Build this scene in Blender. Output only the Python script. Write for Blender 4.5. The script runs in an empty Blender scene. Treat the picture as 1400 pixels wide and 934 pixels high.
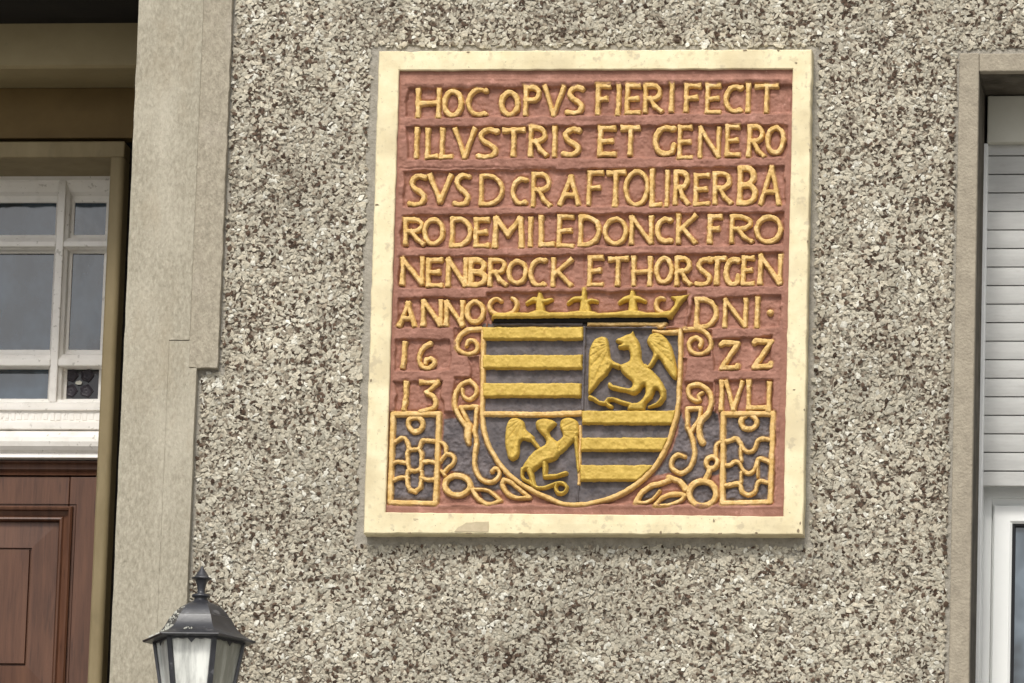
import bpy, math, random
import numpy as np
from mathutils import Matrix, Vector
random.seed(7); RNG = np.random.default_rng(11)
SC = bpy.context.scene; COL = SC.collection

# ------------------------------------------------------------------ camera
DIST, CAMZ, FPX = 15.0, 1.6, 9000.0
YAW, PITCH, ROLL = [math.radians(a) for a in (8.31, 11.94, 1.794)]
cy_, sy_, cp_, sp_, cr_, sr_ = math.cos(YAW), math.sin(YAW), math.cos(PITCH), math.sin(PITCH), math.cos(ROLL), math.sin(ROLL)
FW = np.array([-sy_*cp_, cy_*cp_, sp_]); R0 = np.array([cy_, sy_, 0.0]); U0 = np.cross(R0, FW)
RT = R0*cr_ + U0*sr_; UP = U0*cr_ - R0*sr_
cam = bpy.data.objects.new('camera', bpy.data.cameras.new('camera')); COL.objects.link(cam)
cam.matrix_world = Matrix(((RT[0], UP[0], -FW[0], 0), (RT[1], UP[1], -FW[1], -DIST), (RT[2], UP[2], -FW[2], CAMZ), (0, 0, 0, 1)))
cam.data.sensor_width = 36; cam.data.lens = 36*FPX/1400; cam.data.clip_start = 0.1; cam.data.clip_end = 5000
SC.camera = cam

# ------------------------------------------------------------------ light
SUN_EL, SUN_AZ = math.radians(50), math.radians(-7)       # azimuth measured from straight in front of the wall, minus = from the left
w = bpy.data.worlds.new('World'); SC.world = w; w.use_nodes = True
nt = w.node_tree; nt.nodes.clear()
sky = nt.nodes.new('ShaderNodeTexSky'); sky.sky_type = 'NISHITA'; sky.sun_disc = False
sky.sun_elevation = SUN_EL; sky.sun_rotation = math.radians(180) + SUN_AZ*-1
sky.dust_density = 4.0; sky.air_density = 1.0
hs = nt.nodes.new('ShaderNodeHueSaturation'); hs.inputs['Saturation'].default_value = 0.30
bg = nt.nodes.new('ShaderNodeBackground'); bg.inputs['Strength'].default_value = 0.095
wo = nt.nodes.new('ShaderNodeOutputWorld')
tcw = nt.nodes.new('ShaderNodeTexCoord'); cn = nt.nodes.new('ShaderNodeTexNoise'); cn.inputs['Scale'].default_value = 5.5; cn.inputs['Detail'].default_value = 6
cr = nt.nodes.new('ShaderNodeMapRange'); cr.inputs[1].default_value = .38; cr.inputs[2].default_value = .66; cr.inputs[3].default_value = .72; cr.inputs[4].default_value = 1.45
vs = nt.nodes.new('ShaderNodeVectorMath'); vs.operation = 'SCALE'
nt.links.new(tcw.outputs['Generated'], cn.inputs['Vector']); nt.links.new(cn.outputs['Fac'], cr.inputs[0]); nt.links.new(cr.outputs[0], vs.inputs['Scale'])
nt.links.new(sky.outputs[0], hs.inputs['Color']); nt.links.new(hs.outputs[0], vs.inputs[0]); nt.links.new(vs.outputs[0], bg.inputs[0]); nt.links.new(bg.outputs[0], wo.inputs[0])
sl = bpy.data.lights.new('sun', 'SUN'); sl.energy = 1.5; sl.angle = math.radians(10); sl.color = (1.0, 0.965, 0.90)
so = bpy.data.objects.new('sun', sl); COL.objects.link(so)
sd = Vector((math.sin(SUN_AZ)*math.cos(SUN_EL), -math.cos(SUN_AZ)*math.cos(SUN_EL), math.sin(SUN_EL)))
so.rotation_euler = sd.to_track_quat('Z', 'Y').to_euler(); so.location = (-3, -8, 14)
SC.view_settings.view_transform = 'Standard'; SC.view_settings.look = 'None'
SC.view_settings.exposure = 0.64; SC.view_settings.gamma = 1.0
SC.cycles.max_bounces = 6

# ------------------------------------------------------------------ photo pixel -> point on the plane that stands d metres proud of the wall
def P(u, v, d=0.0):
    u = np.asarray(u, float); v = np.asarray(v, float)
    r = [FW[i]*FPX + RT[i]*(u-700) + UP[i]*(467-v) for i in range(3)]
    t = (DIST - np.asarray(d))/r[1]
    return np.stack([r[0]*t, r[1]*t - DIST, CAMZ + r[2]*t], -1)
def PX(u, v, d=0.0): return float(P(u, v, d)[0])
def PZ(u, v, d=0.0): return float(P(u, v, d)[2])

# ------------------------------------------------------------------ noise
def vn(x, y, seed):
    r = np.random.default_rng(seed).random((256, 256))
    xi = np.floor(x).astype(int); yi = np.floor(y).astype(int); fx = x-xi; fy = y-yi
    fx = fx*fx*(3-2*fx); fy = fy*fy*(3-2*fy); xi &= 255; yi &= 255; x1 = (xi+1) & 255; y1 = (yi+1) & 255
    return (r[yi, xi]*(1-fx)+r[yi, x1]*fx)*(1-fy) + (r[y1, xi]*(1-fx)+r[y1, x1]*fx)*fy*1.0
def fbm(x, y, s, seed, octs=3):
    t = 0; a = 1; n = 0
    for k in range(octs):
        t = t + a*(vn(x/s+17.3*k+900, y/s+9.1*k+900, seed+k)-.5); n += a; a *= .5; s *= .5
    return t/n*2

# ------------------------------------------------------------------ objects
WL = {}
def tag(o, label=None, cat=None, group=None, kind=None):
    if label: o['label'] = label
    if cat: o['category'] = cat
    if group: o['group'] = group
    if kind: o['kind'] = kind
    return o
def empty(name, loc, label, cat, group=None):
    o = bpy.data.objects.new(name, None); COL.objects.link(o); o.location = loc; o.empty_display_size = .1
    WL[o] = np.array(loc, float); return tag(o, label, cat, group)
def link(name, verts, faces, mat, parent=None, smooth=False, col=None, bevel=0, fac=None):
    verts = np.asarray(verts, float); lo, hi = verts.min(0), verts.max(0); c = (lo+hi)/2
    me = bpy.data.meshes.new(name)
    if isinstance(faces, np.ndarray):
        n, k = faces.shape
        me.vertices.add(len(verts)); me.vertices.foreach_set('co', (verts-c).astype('f').ravel())
        me.loops.add(n*k); me.loops.foreach_set('vertex_index', faces.astype('i').ravel())
        me.polygons.add(n); me.polygons.foreach_set('loop_start', np.arange(0, n*k, k, dtype='i'))
        me.update(calc_edges=True)
    else:
        me.from_pydata((verts-c).tolist(), [], faces); me.update()
    if col is not None:
        a = me.color_attributes.new('tint', 'FLOAT_COLOR', 'POINT'); a.data.foreach_set('color', np.asarray(col, 'f').ravel())
    if fac is not None:
        a = me.attributes.new('paint', 'FLOAT', 'POINT'); a.data.foreach_set('value', np.asarray(fac, 'f').ravel())
    me.polygons.foreach_set('use_smooth', [bool(smooth)]*len(me.polygons))
    me.materials.append(mat)
    o = bpy.data.objects.new(name, me); COL.objects.link(o)
    if parent is not None:
        o.parent = parent; o.location = c - WL[parent]
    else: o.location = c
    WL[o] = c
    if bevel:
        b = o.modifiers.new('bevel', 'BEVEL'); b.width = bevel; b.segments = 2; b.limit_method = 'ANGLE'
    return o
BF = [(0, 1, 2, 3), (7, 6, 5, 4), (0, 4, 5, 1), (1, 5, 6, 2), (2, 6, 7, 3), (3, 7, 4, 0)]
def box(name, x0, x1, y0, y1, z0, z1, mat, parent=None, bevel=0):
    v = [(x0, y0, z0), (x1, y0, z0), (x1, y0, z1), (x0, y0, z1), (x0, y1, z0), (x1, y1, z0), (x1, y1, z1), (x0, y1, z1)]
    return link(name, v, BF, mat, parent, bevel=bevel)
def slab(name, pts, d0, d1, mat, parent=None, bevel=0):
    """outline given in the photo, front face d0 proud of the wall, back face at d1"""
    f = P([p[0] for p in pts], [p[1] for p in pts], d0)[::-1]; b = f.copy(); b[:, 1] = -d1; n = len(pts)
    faces = [tuple(range(n)), tuple(range(2*n-1, n-1, -1))] + [(i, i+n, (i+1) % n+n, (i+1) % n) for i in range(n)]
    return link(name, np.vstack([f, b]), faces, mat, parent, bevel=bevel)
def profile_bar(name, prof, x0, x1, mat, parent=None, smooth=False):
    """prof = [(y,z)..] closed outline extruded along x"""
    n = len(prof); v = [(x0, y, z) for y, z in prof] + [(x1, y, z) for y, z in prof]
    faces = [tuple(range(n)), tuple(range(2*n-1, n-1, -1))] + [(i, i+n, (i+1) % n+n, (i+1) % n) for i in range(n)]
    return link(name, v, faces, mat, parent, smooth=smooth)

# ------------------------------------------------------------------ materials
def ramp_mat(name, c0, c1, scale=30, rough=.85, bump=.2, bscale=80, bdist=.002, spots=None, metallic=0, spec=.3, stretch=None, detail=6, contrast=(.3, .7), streak=None):
    m = bpy.data.materials.new(name); m.use_nodes = True; n = m.node_tree.nodes; L = m.node_tree.links
    b = n['Principled BSDF']; b.inputs['Roughness'].default_value = rough; b.inputs['Metallic'].default_value = metallic
    b.inputs['Specular IOR Level'].default_value = spec
    tc = n.new('ShaderNodeNewGeometry'); vec = tc.outputs['Position']
    if stretch:
        mp = n.new('ShaderNodeMapping'); mp.inputs['Scale'].default_value = stretch; L.new(vec, mp.inputs[0]); vec = mp.outputs[0]
    t = n.new('ShaderNodeTexNoise'); t.inputs['Scale'].default_value = scale; t.inputs['Detail'].default_value = detail; t.inputs['Roughness'].default_value = .62
    L.new(vec, t.inputs['Vector'])
    r = n.new('ShaderNodeValToRGB'); r.color_ramp.elements[0].position, r.color_ramp.elements[1].position = contrast
    r.color_ramp.elements[0].color = (*c0, 1); r.color_ramp.elements[1].color = (*c1, 1)
    L.new(t.outputs['Fac'], r.inputs[0]); out = r.outputs[0]
    if spots:                       # list of (scale, low, high, colour, amount)
        for (s, lo, hi, c, am) in spots:
            t2 = n.new('ShaderNodeTexNoise'); t2.inputs['Scale'].default_value = s; t2.inputs['Detail'].default_value = 5; L.new(vec, t2.inputs['Vector'])
            mr = n.new('ShaderNodeMapRange'); mr.inputs[1].default_value = lo; mr.inputs[2].default_value = hi; mr.inputs[4].default_value = am
            L.new(t2.outputs['Fac'], mr.inputs[0])
            mx = n.new('ShaderNodeMix'); mx.data_type = 'RGBA'; L.new(mr.outputs[0], mx.inputs[0]); L.new(out, mx.inputs[6]); mx.inputs[7].default_value = (*c, 1); out = mx.outputs[2]
    L.new(out, b.inputs['Base Color'])
    t3 = n.new('ShaderNodeTexNoise'); t3.inputs['Scale'].default_value = bscale; t3.inputs['Detail'].default_value = 4; L.new(vec, t3.inputs['Vector'])
    bp = n.new('ShaderNodeBump'); bp.inputs['Strength'].default_value = bump; bp.inputs['Distance'].default_value = bdist
    L.new(t3.outputs['Fac'], bp.inputs['Height']); L.new(bp.outputs[0], b.inputs['Normal'])
    return m
M = {}
M['cream'] = ramp_mat('cream_paint', (.70, .60, .37), (.82, .735, .50), 20, .75, .35, 120, .0012,
    spots=[(60, .58, .68, (.52, .44, .28), .55), (170, .66, .72, (.34, .28, .19), .8), (7, .50, .66, (.58, .49, .31), .7), (34, .64, .70, (.46, .39, .27), .6)])
M['bare_stone'] = ramp_mat('bare_stone', (.46, .385, .25), (.56, .47, .32), 60, .9, .3, 150, .001)
M['chip_dark'] = ramp_mat('weathered_stone', (.16, .12, .075), (.30, .24, .16), 120, .95, .4, 150, .001)
M['gold'] = ramp_mat('letter_paint', (.56, .345, .10), (.76, .52, .225), 60, .6, .5, 160, .0012,
    spots=[(110, .60, .70, (.38, .21, .06), .7), (30, .55, .75, (.82, .60, .30), .6)])
M['yellow'] = ramp_mat('yellow_paint', (.44, .29, .050), (.64, .445, .10), 55, .6, .6, 140, .0015,
    spots=[(70, .58, .70, (.40, .24, .04), .65)])
M['grey_paint'] = ramp_mat('grey_paint', (.070, .062, .066), (.145, .128, .130), 35, .75, .7, 110, .002,
    spots=[(26, .55, .72, (.20, .17, .18), .5), (60, .60, .72, (.05, .045, .055), .7)])
M['stone'] = ramp_mat('surround_render', (.27, .245, .185), (.44, .40, .315), 120, .92, 1.0, 220, .003, stretch=(1, 1, .45),
    spots=[(9, .50, .72, (.50, .46, .37), .6), (160, .68, .76, (.26, .22, .16), .6), (14, .56, .75, (.33, .28, .20), .5)])
M['stone_c'] = ramp_mat('outer_band_render', (.26, .23, .175), (.42, .375, .29), 110, .92, 1.0, 220, .003, stretch=(1, 1, .6),
    spots=[(160, .68, .76, (.22, .18, .13), .6), (12, .54, .75, (.45, .40, .33), .5)])
M['stone_b'] = ramp_mat('window_surround_render', (.27, .235, .18), (.37, .325, .25), 45, .9, .9, 150, .003,
    spots=[(150, .68, .76, (.22, .18, .13), .6), (12, .52, .72, (.42, .375, .29), .5)])
M['mortar'] = ramp_mat('mortar', (.26, .24, .20), (.40, .37, .315), 40, .95, .8, 120, .004,
    spots=[(90, .58, .68, (.20, .18, .15), .6)])
M['beige'] = ramp_mat('beige_paint', (.20, .155, .080), (.27, .215, .12), 16, .65, .25, 90, .0015, stretch=(1, 1, .35),
    spots=[(30, .60, .75, (.15, .12, .065), .5)])
M['beige_light'] = ramp_mat('pale_beige_paint', (.27, .215, .115), (.32, .26, .145), 10, .6, .2, 90, .001,
    spots=[(30, .62, .75, (.22, .19, .11), .5)])
M['shaded_brown_paint'] = ramp_mat('shaded_brown_paint', (.125, .080, .026), (.165, .108, .038), 10, .65, .2, 90, .001)  # fascia colour, darkened to carry the shade of the beam above
M['deep_shade'] = ramp_mat('deep_shade_black', (.006, .005, .004), (.014, .011, .008), 8, .9, .3, 60, .002)  # near-black colour standing for deep shade in recesses, gaps and under the crown
M['white'] = ramp_mat('white_paint', (.79, .755, .70), (.87, .845, .80), 12, .5, .3, 90, .0012,
    spots=[(70, .64, .70, (.45, .42, .37), .7), (25, .55, .75, (.60, .57, .52), .5)])
M['pvc'] = ramp_mat('white_plastic', (.82, .83, .81), (.87, .88, .86), 6, .35, .05, 60, .0005)
M['boxgrey'] = ramp_mat('shutter_box_paint', (.60, .585, .50), (.68, .665, .59), 8, .6, .25, 120, .001)
M['slat'] = ramp_mat('shutter_plastic', (.45, .45, .435), (.54, .54, .52), 14, .5, .1, 90, .0006, stretch=(1, 1, 4),
    spots=[(45, .58, .72, (.42, .41, .39), .5)])
M['rubber'] = ramp_mat('black_gasket', (.012, .012, .014), (.02, .02, .022), 20, .6, .05)
M['wood'] = ramp_mat('varnished_wood', (.068, .028, .015), (.122, .053, .029), 22, .42, .3, 60, .0015, stretch=(4, 1, .3), spec=.4,
    spots=[(7, .48, .72, (.15, .068, .036), .55), (30, .58, .7, (.04, .017, .010), .6)])
M['iron'] = ramp_mat('lamp_iron', (.018, .019, .023), (.040, .041, .048), 30, .38, .25, 90, .001, spec=.6,
    spots=[(40, .62, .70, (.16, .16, .17), .6)])
M['pale_mottle'] = ramp_mat('pale_mottle_coat', (.36, .36, .31), (.55, .55, .48), 60, .9, .6, 150, .002)
M['dark_reveal'] = ramp_mat('dark_reveal_render', (.05, .042, .030), (.15, .13, .10), 14, .95, .8, 60, .004)  # dark mottled render for the reveal, with cobweb dirt on its underside
M['rosette'] = ramp_mat('dark_carving', (.030, .026, .033), (.05, .043, .052), 60, .4, .3)
M['ground'] = ramp_mat('pavement_stone', (.26, .25, .23), (.34, .33, .30), 3, .9, .3, 40, .004)

def field_mat():
    m = ramp_mat('field_paint', (.235, .108, .075), (.37, .182, .130), 30, .7, .8, 150, .002,
        spots=[(60, .60, .72, (.50, .25, .20), .5), (11, .50, .70, (.22, .10, .068), .6), (20, .60, .72, (.45, .235, .18), .5), (130, .68, .75, (.55, .32, .26), .5)])
    n = m.node_tree.nodes; L = m.node_tree.links; b = n['Principled BSDF']
    src = b.inputs['Base Color'].links[0].from_socket
    at = n.new('ShaderNodeAttribute'); at.attribute_name = 'paint'
    t = n.new('ShaderNodeTexNoise'); t.inputs['Scale'].default_value = 60; t.inputs['Detail'].default_value = 5
    g = n.new('ShaderNodeNewGeometry'); L.new(g.outputs['Position'], t.inputs['Vector'])
    r = n.new('ShaderNodeValToRGB'); r.color_ramp.elements[0].position = .32; r.color_ramp.elements[1].position = .68
    r.color_ramp.elements[0].color = (.065, .056, .060, 1); r.color_ramp.elements[1].color = (.165, .142, .145, 1); L.new(t.outputs['Fac'], r.inputs[0])
    mx = n.new('ShaderNodeMix'); mx.data_type = 'RGBA'; L.new(at.outputs['Fac'], mx.inputs[0]); L.new(src, mx.inputs[6]); L.new(r.outputs[0], mx.inputs[7])
    a2 = n.new('ShaderNodeAttribute'); a2.attribute_name = 'overspill'
    m2 = n.new('ShaderNodeMix'); m2.data_type = 'RGBA'; L.new(a2.outputs['Fac'], m2.inputs[0]); L.new(mx.outputs[2], m2.inputs[6]); m2.inputs[7].default_value = (.40, .235, .075, 1)
    L.new(m2.outputs[2], b.inputs['Base Color']); return m
M['field'] = field_mat()

def tint_mat(name, rough, nscale, amount):
    m = bpy.data.materials.new(name); m.use_nodes = True; n = m.node_tree.nodes; L = m.node_tree.links; b = n['Principled BSDF']
    b.inputs['Roughness'].default_value = rough; b.inputs['Specular IOR Level'].default_value = .2
    at = n.new('ShaderNodeAttribute'); at.attribute_name = 'tint'; g = n.new('ShaderNodeNewGeometry')
    t = n.new('ShaderNodeTexNoise'); t.inputs['Scale'].default_value = nscale; t.inputs['Detail'].default_value = 4; L.new(g.outputs['Position'], t.inputs['Vector'])
    mr = n.new('ShaderNodeMapRange'); mr.inputs[1].default_value = .3; mr.inputs[2].default_value = .7; mr.inputs[3].default_value = 1-amount; mr.inputs[4].default_value = 1+amount
    L.new(t.outputs['Fac'], mr.inputs[0])
    vm = n.new('ShaderNodeVectorMath'); vm.operation = 'SCALE'; L.new(at.outputs['Color'], vm.inputs[0]); L.new(mr.outputs[0], vm.inputs['Scale'])
    L.new(vm.outputs[0], b.inputs['Base Color']); return m
M['chips'] = tint_mat('roughcast_chips', .9, 220, .22)
M['bed'] = tint_mat('roughcast_bed', .95, 160, .35)

def glass_mat(name, base, rough, spec=1.0, wave=0.0):
    m = ramp_mat(name, tuple(c*.35 for c in base), tuple(c*1.9 for c in base), 6, rough, wave, 5, .01, spec=spec, contrast=(.38, .64), detail=3, stretch=(1.2, 1, .9))  # mottled base colour stands in for sky reflections and dim curtains inside
    m.node_tree.nodes['Principled BSDF'].inputs['IOR'].default_value = 1.7; return m
M['glass'] = glass_mat('window_glass', (.022, .036, .052), .05, .60, .12)
M['glass_dark'] = glass_mat('dark_pane', (.016, .014, .018), .25, .35)
M['glass_blue'] = glass_mat('blue_grey_glass', (.075, .095, .115), .06, .8)
def milk():
    m = ramp_mat('frosted_lamp_glass', (.42, .43, .40), (.86, .87, .82), 24, .3, .3, 40, .002, stretch=(1.6, 1.6, .12), spec=.6, contrast=(.38, .62))
    b = m.node_tree.nodes['Principled BSDF']; b.inputs['Transmission Weight'].default_value = .0; b.inputs['Subsurface Weight'].default_value = .2
    b.inputs['Subsurface Radius'].default_value = (.02, .02, .02); return m
M['milk'] = milk()
M['milk_dull'] = ramp_mat('darker_lamp_glass', (.24, .24, .20), (.46, .46, .40), 24, .3, .3, 40, .002, stretch=(1.6, 1.6, .12), spec=.6, contrast=(.4, .6))  # darker version of the pane glass, for the right-hand panes
M['amber'] = ramp_mat('yellowed_lamp_glass', (.50, .49, .36), (.72, .70, .54), 24, .3, .3, 40, .002, stretch=(1.6, 1.6, .12), spec=.6)

def depth_for(px, py, z):
    lo, hi = -3.0, 1.0
    for _ in range(50):
        mid = (lo+hi)/2
        if PZ(px, py, mid) > z: lo = mid        # farther back = higher z along the same ray
        else: hi = mid
    return mid
def ring(name, x0, x1, z0, z1, prof, mat, parent=None, smooth=False):
    """mitred rectangular moulding; prof = [(inset, d)...] from outside to inside"""
    v = []; f = []
    for i, d in prof: v += [(x0+i, -d, z0+i), (x1-i, -d, z0+i), (x1-i, -d, z1-i), (x0+i, -d, z1-i)]
    for k in range(len(prof)-1):
        for j in range(4): a = 4*k+j; b = 4*k+(j+1) % 4; f.append((a, b, b+4, a+4))
    return link(name, v, f, mat, parent, smooth=smooth)

# ================================================================== ground
link('ground', [(-60, -80, 0), (60, -80, 0), (60, 60, 0), (-60, 60, 0)], [(0, 1, 2, 3)], M['ground'])['kind'] = 'structure'

# ================================================================== house front
DP = .026                                                   # how proud the door surround stands
XJ = PX(190, 0, DP); XA = PX(278.6, 0, DP); XB = PX(318, 0, DP-.004)
XC = PX(230, 500, DP); XD = PX(269, 505, DP-.004)
ZJOG = PZ(250, 465, DP); ZNOTCH = PZ(285, 503, DP)
ZTOP = PZ(700, -420); ZL = PZ(100, -14)                     # wall top, door lintel underside
DW = .032
XWO = PX(1311.6, 80, DW); XWI = PX(1338.4, 100, DW); ZWO = PZ(1330, 72.6, DW); ZWI = PZ(1345, 97.5, DW)
XL = XJ-1.30; XWR = XWI+1.15; ZWB = ZWI-1.75
house = empty('town_house', (PX(700, 467), 0, 0), 'grey roughcast house front with door surround and shuttered window around the carved panel', 'building')
TH = .9
box('wall', XJ+.012, XWI-.012, 0, TH, 0, ZTOP, M['mortar'], house)
box('wall', XL-.9, XJ+.012, 0, .30, ZL, ZTOP, M['mortar'], house)
box('wall', XL-.9, XL, 0, TH, 0, ZL, M['mortar'], house)
box('wall', XWI-.012, XWR+1.0, 0, TH, ZWI+.005, ZTOP, M['mortar'], house)
box('wall', XWR, XWR+1.0, 0, TH, 0, ZWI+.005, M['mortar'], house)
box('wall', XWI-.012, XWR, 0, TH, 0, ZWB, M['mortar'], house)
box('soffit', XL, XJ+.010, -.001, .66, ZL-.004, ZL+.002, M['deep_shade'], house)  # near-black colour paints in the darkness of the unlit underside

# door surround: inner band, outer band with its ear
def prism_xz(name, pts, y0, y1, mat, parent=None, bevel=0):
    n = len(pts); v = [(x, y0, z) for x, z in pts]+[(x, y1, z) for x, z in pts]
    return link(name, v, [tuple(range(n)), tuple(range(2*n-1, n-1, -1))]+[(i, i+n, (i+1) % n+n, (i+1) % n) for i in range(n)], mat, parent, bevel=bevel)
def rough_edge(x0, z0, x1, z1, n, a, ax):
    return [(x0+(x1-x0)*k/n+(random.gauss(0, a) if ax == 'x' and 0 < k else 0), z0+(z1-z0)*k/n+(random.gauss(0, a) if ax == 'z' and 0 < k else 0)) for k in range(n)]
sur = prism_xz('door_surround', rough_edge(XJ, 0, XC, 0, 1, 0, 'x')+rough_edge(XC, 0, XC, ZJOG, 60, .0003, 'x')+[(XC, ZJOG), (XA, ZJOG)]+rough_edge(XA, ZJOG, XA, ZTOP, 90, .0003, 'x')[1:]+[(XA, ZTOP)]+rough_edge(XJ, ZTOP, XJ, 0, 160, .0004, 'x'), -DP, TH-.01, M['stone'], house, bevel=.0012)
prism_xz('surround_band', rough_edge(XA-.004, ZNOTCH, XB, ZNOTCH, 6, .0008, 'z')+rough_edge(XB, ZNOTCH, XB, ZTOP, 90, .0006, 'x')+[(XB, ZTOP), (XA-.004, ZTOP)], -DP+.0022, 0, M['stone_c'], sur, bevel=.0018)
prism_xz('surround_band', [(XC-.004, 0), (XD, 0)]+rough_edge(XD, 0, XD, ZNOTCH-.001, 80, .0006, 'x')[1:]+[(XD, ZNOTCH-.0005), (XA+.001, ZNOTCH-.0005), (XA+.001, ZJOG-.0012), (XC-.004, ZJOG-.0012)], -DP+.0016, 0, M['stone'], sur, bevel=.0012)
box('surround_band', XL-.15, XL, -DP, TH-.01, 0, ZTOP, M['stone'], sur, bevel=.0025)

# inside the doorway: beam, panel, casing
ZB1, ZB0 = PZ(100, 20, -.30), PZ(100, 92, -.30)
DPN = depth_for(100, 120, ZB0)
E1 = XJ+.011
beam = profile_bar('lintel_beam', [(.30, ZB1-.006), (.31, ZB1), (-DPN+.1, ZB1), (-DPN+.1, ZB0), (.312, ZB0), (.30, ZB0+.006)], XL, E1, M['beige_light'], house)
pb = -DPN
for name, y0, z1, z0 in (('fascia_board', pb, ZB0-.0005, PZ(100, 189, DPN)),):
    box(name, XL, E1, y0, y0+.05, z0, z1, M['shaded_brown_paint'], house, bevel=.002)
DS = DPN+.025
ZS1, ZS0 = PZ(100, 193, DS), PZ(100, 215, DS)
D3 = depth_for(100, 241, ZS0)
XP0 = PX(150, 243, DS); E2 = PX(168.5, 243, DS)
cas = box('door_casing', XL, E2, -DS, -D3+.05, ZS0, ZS1, M['beige'], house, bevel=.004)
# right casing post with a rounded front
zb = 2.4; pr = []
for k in range(9):
    a = k/8*math.pi/2; pr.append((E2-.014+.014*math.sin(a), -DS+.014-.014*math.cos(a)))
pr = [(XP0, -D3+.05), (XP0, -DS+.004), (XP0+.004, -DS)] + pr + [(E2, -D3+.05)]
n = len(pr)
v = [(x, y, zb) for x, y in pr] + [(x, y, ZS0-.0005) for x, y in pr]
link('post', v, [(i, (i+1) % n, (i+1) % n+n, i+n) for i in range(n)] + [tuple(range(n))[::-1], tuple(range(n, 2*n))], M['beige'], cas)
box('recess_back_shade', XL-.05, E1+.02, -D3+.14, -D3+.18, 0, ZL, M['deep_shade'], house)
box('doorstep', XL, E1, 0, -D3+.2, 0, zb-.002, M['stone'], house)

box('gap_shade', E2-.002, XJ+.03, -DS+.07, -DS+.09, zb, ZS1, M['deep_shade'], cas)  # near-black strip painting the shadow line between post and jamb
# transom window
W = M['white']; XW1 = XP0-.001
def zt(y, d=None): return PZ(90, y, D3 if d is None else d)
ZT0 = zt(556)
tw = ring('transom_window', XL+.02, XW1+.012, ZT0, ZS0, [(0, D3-.05), (0, D3), (.010, D3), (.013, D3-.008), (.020, D3-.012), (.020, D3-.05)], W, house)
xm0, xm1 = PX(77.5, 300, D3), PX(88, 300, D3)
hb = [(zt(337), zt(329)), (zt(500), zt(490))]
def muntin(x0, x1, z0, z1, flat=False):
    return box('glazing_bar', x0, x1, -D3, -D3+.06, z0, z1, W, tw, bevel=.003)
muntin(xm0, xm1, ZT0+.010, ZS0-.006)
xmL = xm0-(PX(77, 300, D3)-PX(-150, 300, D3)); muntin(xmL-.018, xmL, ZT0+.004, ZS0-.012)
for z0, z1 in hb:
    box('glazing_bar', XL+.03, xm0, -D3+.0015, -D3+.06, z0, z1, W, tw, bevel=.003)
    box('glazing_bar', xm1, XW1+.006, -D3+.0015, -D3+.06, z0, z1, W, tw, bevel=.003)
rows = [(zt(329), ZS0-.018, zt(322, D3-.045), zt(277.5, D3-.045)), (hb[1][1], hb[0][0], zt(479, D3-.045), zt(347, D3-.045)), (ZT0+.008, hb[1][0], zt(546, D3-.045), zt(503, D3-.045))]
cols = [(xmL, xm0, None), (xm1, XW1+.006, None), (XL+.03, xmL-.018, None)]
for ri, (za, zb_, pz0, pz1) in enumerate(rows):
    for ci, (xa, xb, _) in enumerate(cols):
        ba = pz0-za; t = max(.006, ba)
        px0 = xa+.017; px1 = xb-.011
        if ci == 1: px0, px1 = PX(102, 300, D3-.045), PX(145.3, 300, D3-.045)
        # moulded bead, each side with its own width
        v = []; f = []
        for s, d in ((0, D3-.012), (.45, D3-.020), (.62, D3-.036), (1, D3-.040), (1, D3-.052)):
            a0 = xa+(px0-xa)*s; a1 = xb-(xb-px1)*s; b0 = za+(pz0-za)*s; b1 = zb_-(zb_-pz1)*s
            v += [(a0, -d, b0), (a1, -d, b0), (a1, -d, b1), (a0, -d, b1)]
        for k in range(4):
            for j in range(4): a = 4*k+j; b = 4*k+(j+1) % 4; f.append((a, b, b+4, a+4))
        link('glazing_bead', v, f, W, tw)
        g = M['glass_dark'] if (ri == 2 and ci == 1) else M['glass']
        tlt = random.uniform(-.0015, .0015)
        p = link('pane', [(px0-.003, -D3+.046+tlt, pz0-.003), (px1+.003, -D3+.046-tlt, pz0-.003), (px1+.003, -D3+.048-tlt, pz1+.003), (px0-.003, -D3+.048+tlt, pz1+.003)], [(0, 1, 2, 3)], g, tw)
# ornament seen in the dark lower pane: four rosettes and a pale boss
cx, cz = PX(108, 524, D3-.045), PZ(108, 524, D3-.045); yy = -D3+.0445
for sx in (-1, 1):
    for sz in (-1, 1):
        v = []; f = []; N = 14
        for rr, dd in ((.019, 0), (.015, .0022), (.010, .0006), (.005, .001), (.0, .000)):
            for k in range(N): a = k/N*2*math.pi; v.append((cx+sx*.0195+rr*.85*math.cos(a)*(1+.12*math.cos(5*a)), yy-dd, cz+sz*.0195+rr*.85*math.sin(a)*(1+.12*math.cos(5*a))))
        for q in range(4):
            for k in range(N): a = q*N+k; b = q*N+(k+1) % N; f.append((a, b, b+N, a+N))
        link('rosette', v, f, M['rosette'], tw)
link('boss', [(cx-.009, yy-.004, cz-.001), (cx-.003, yy-.004, cz-.005), (cx+.006, yy-.004, cz-.004), (cx+.009, yy-.004, cz+.002), (cx+.002, yy-.004, cz+.006), (cx-.006, yy-.004, cz+.004)], [(0, 1, 2, 3, 4, 5)], M['boxgrey'], tw)

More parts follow.
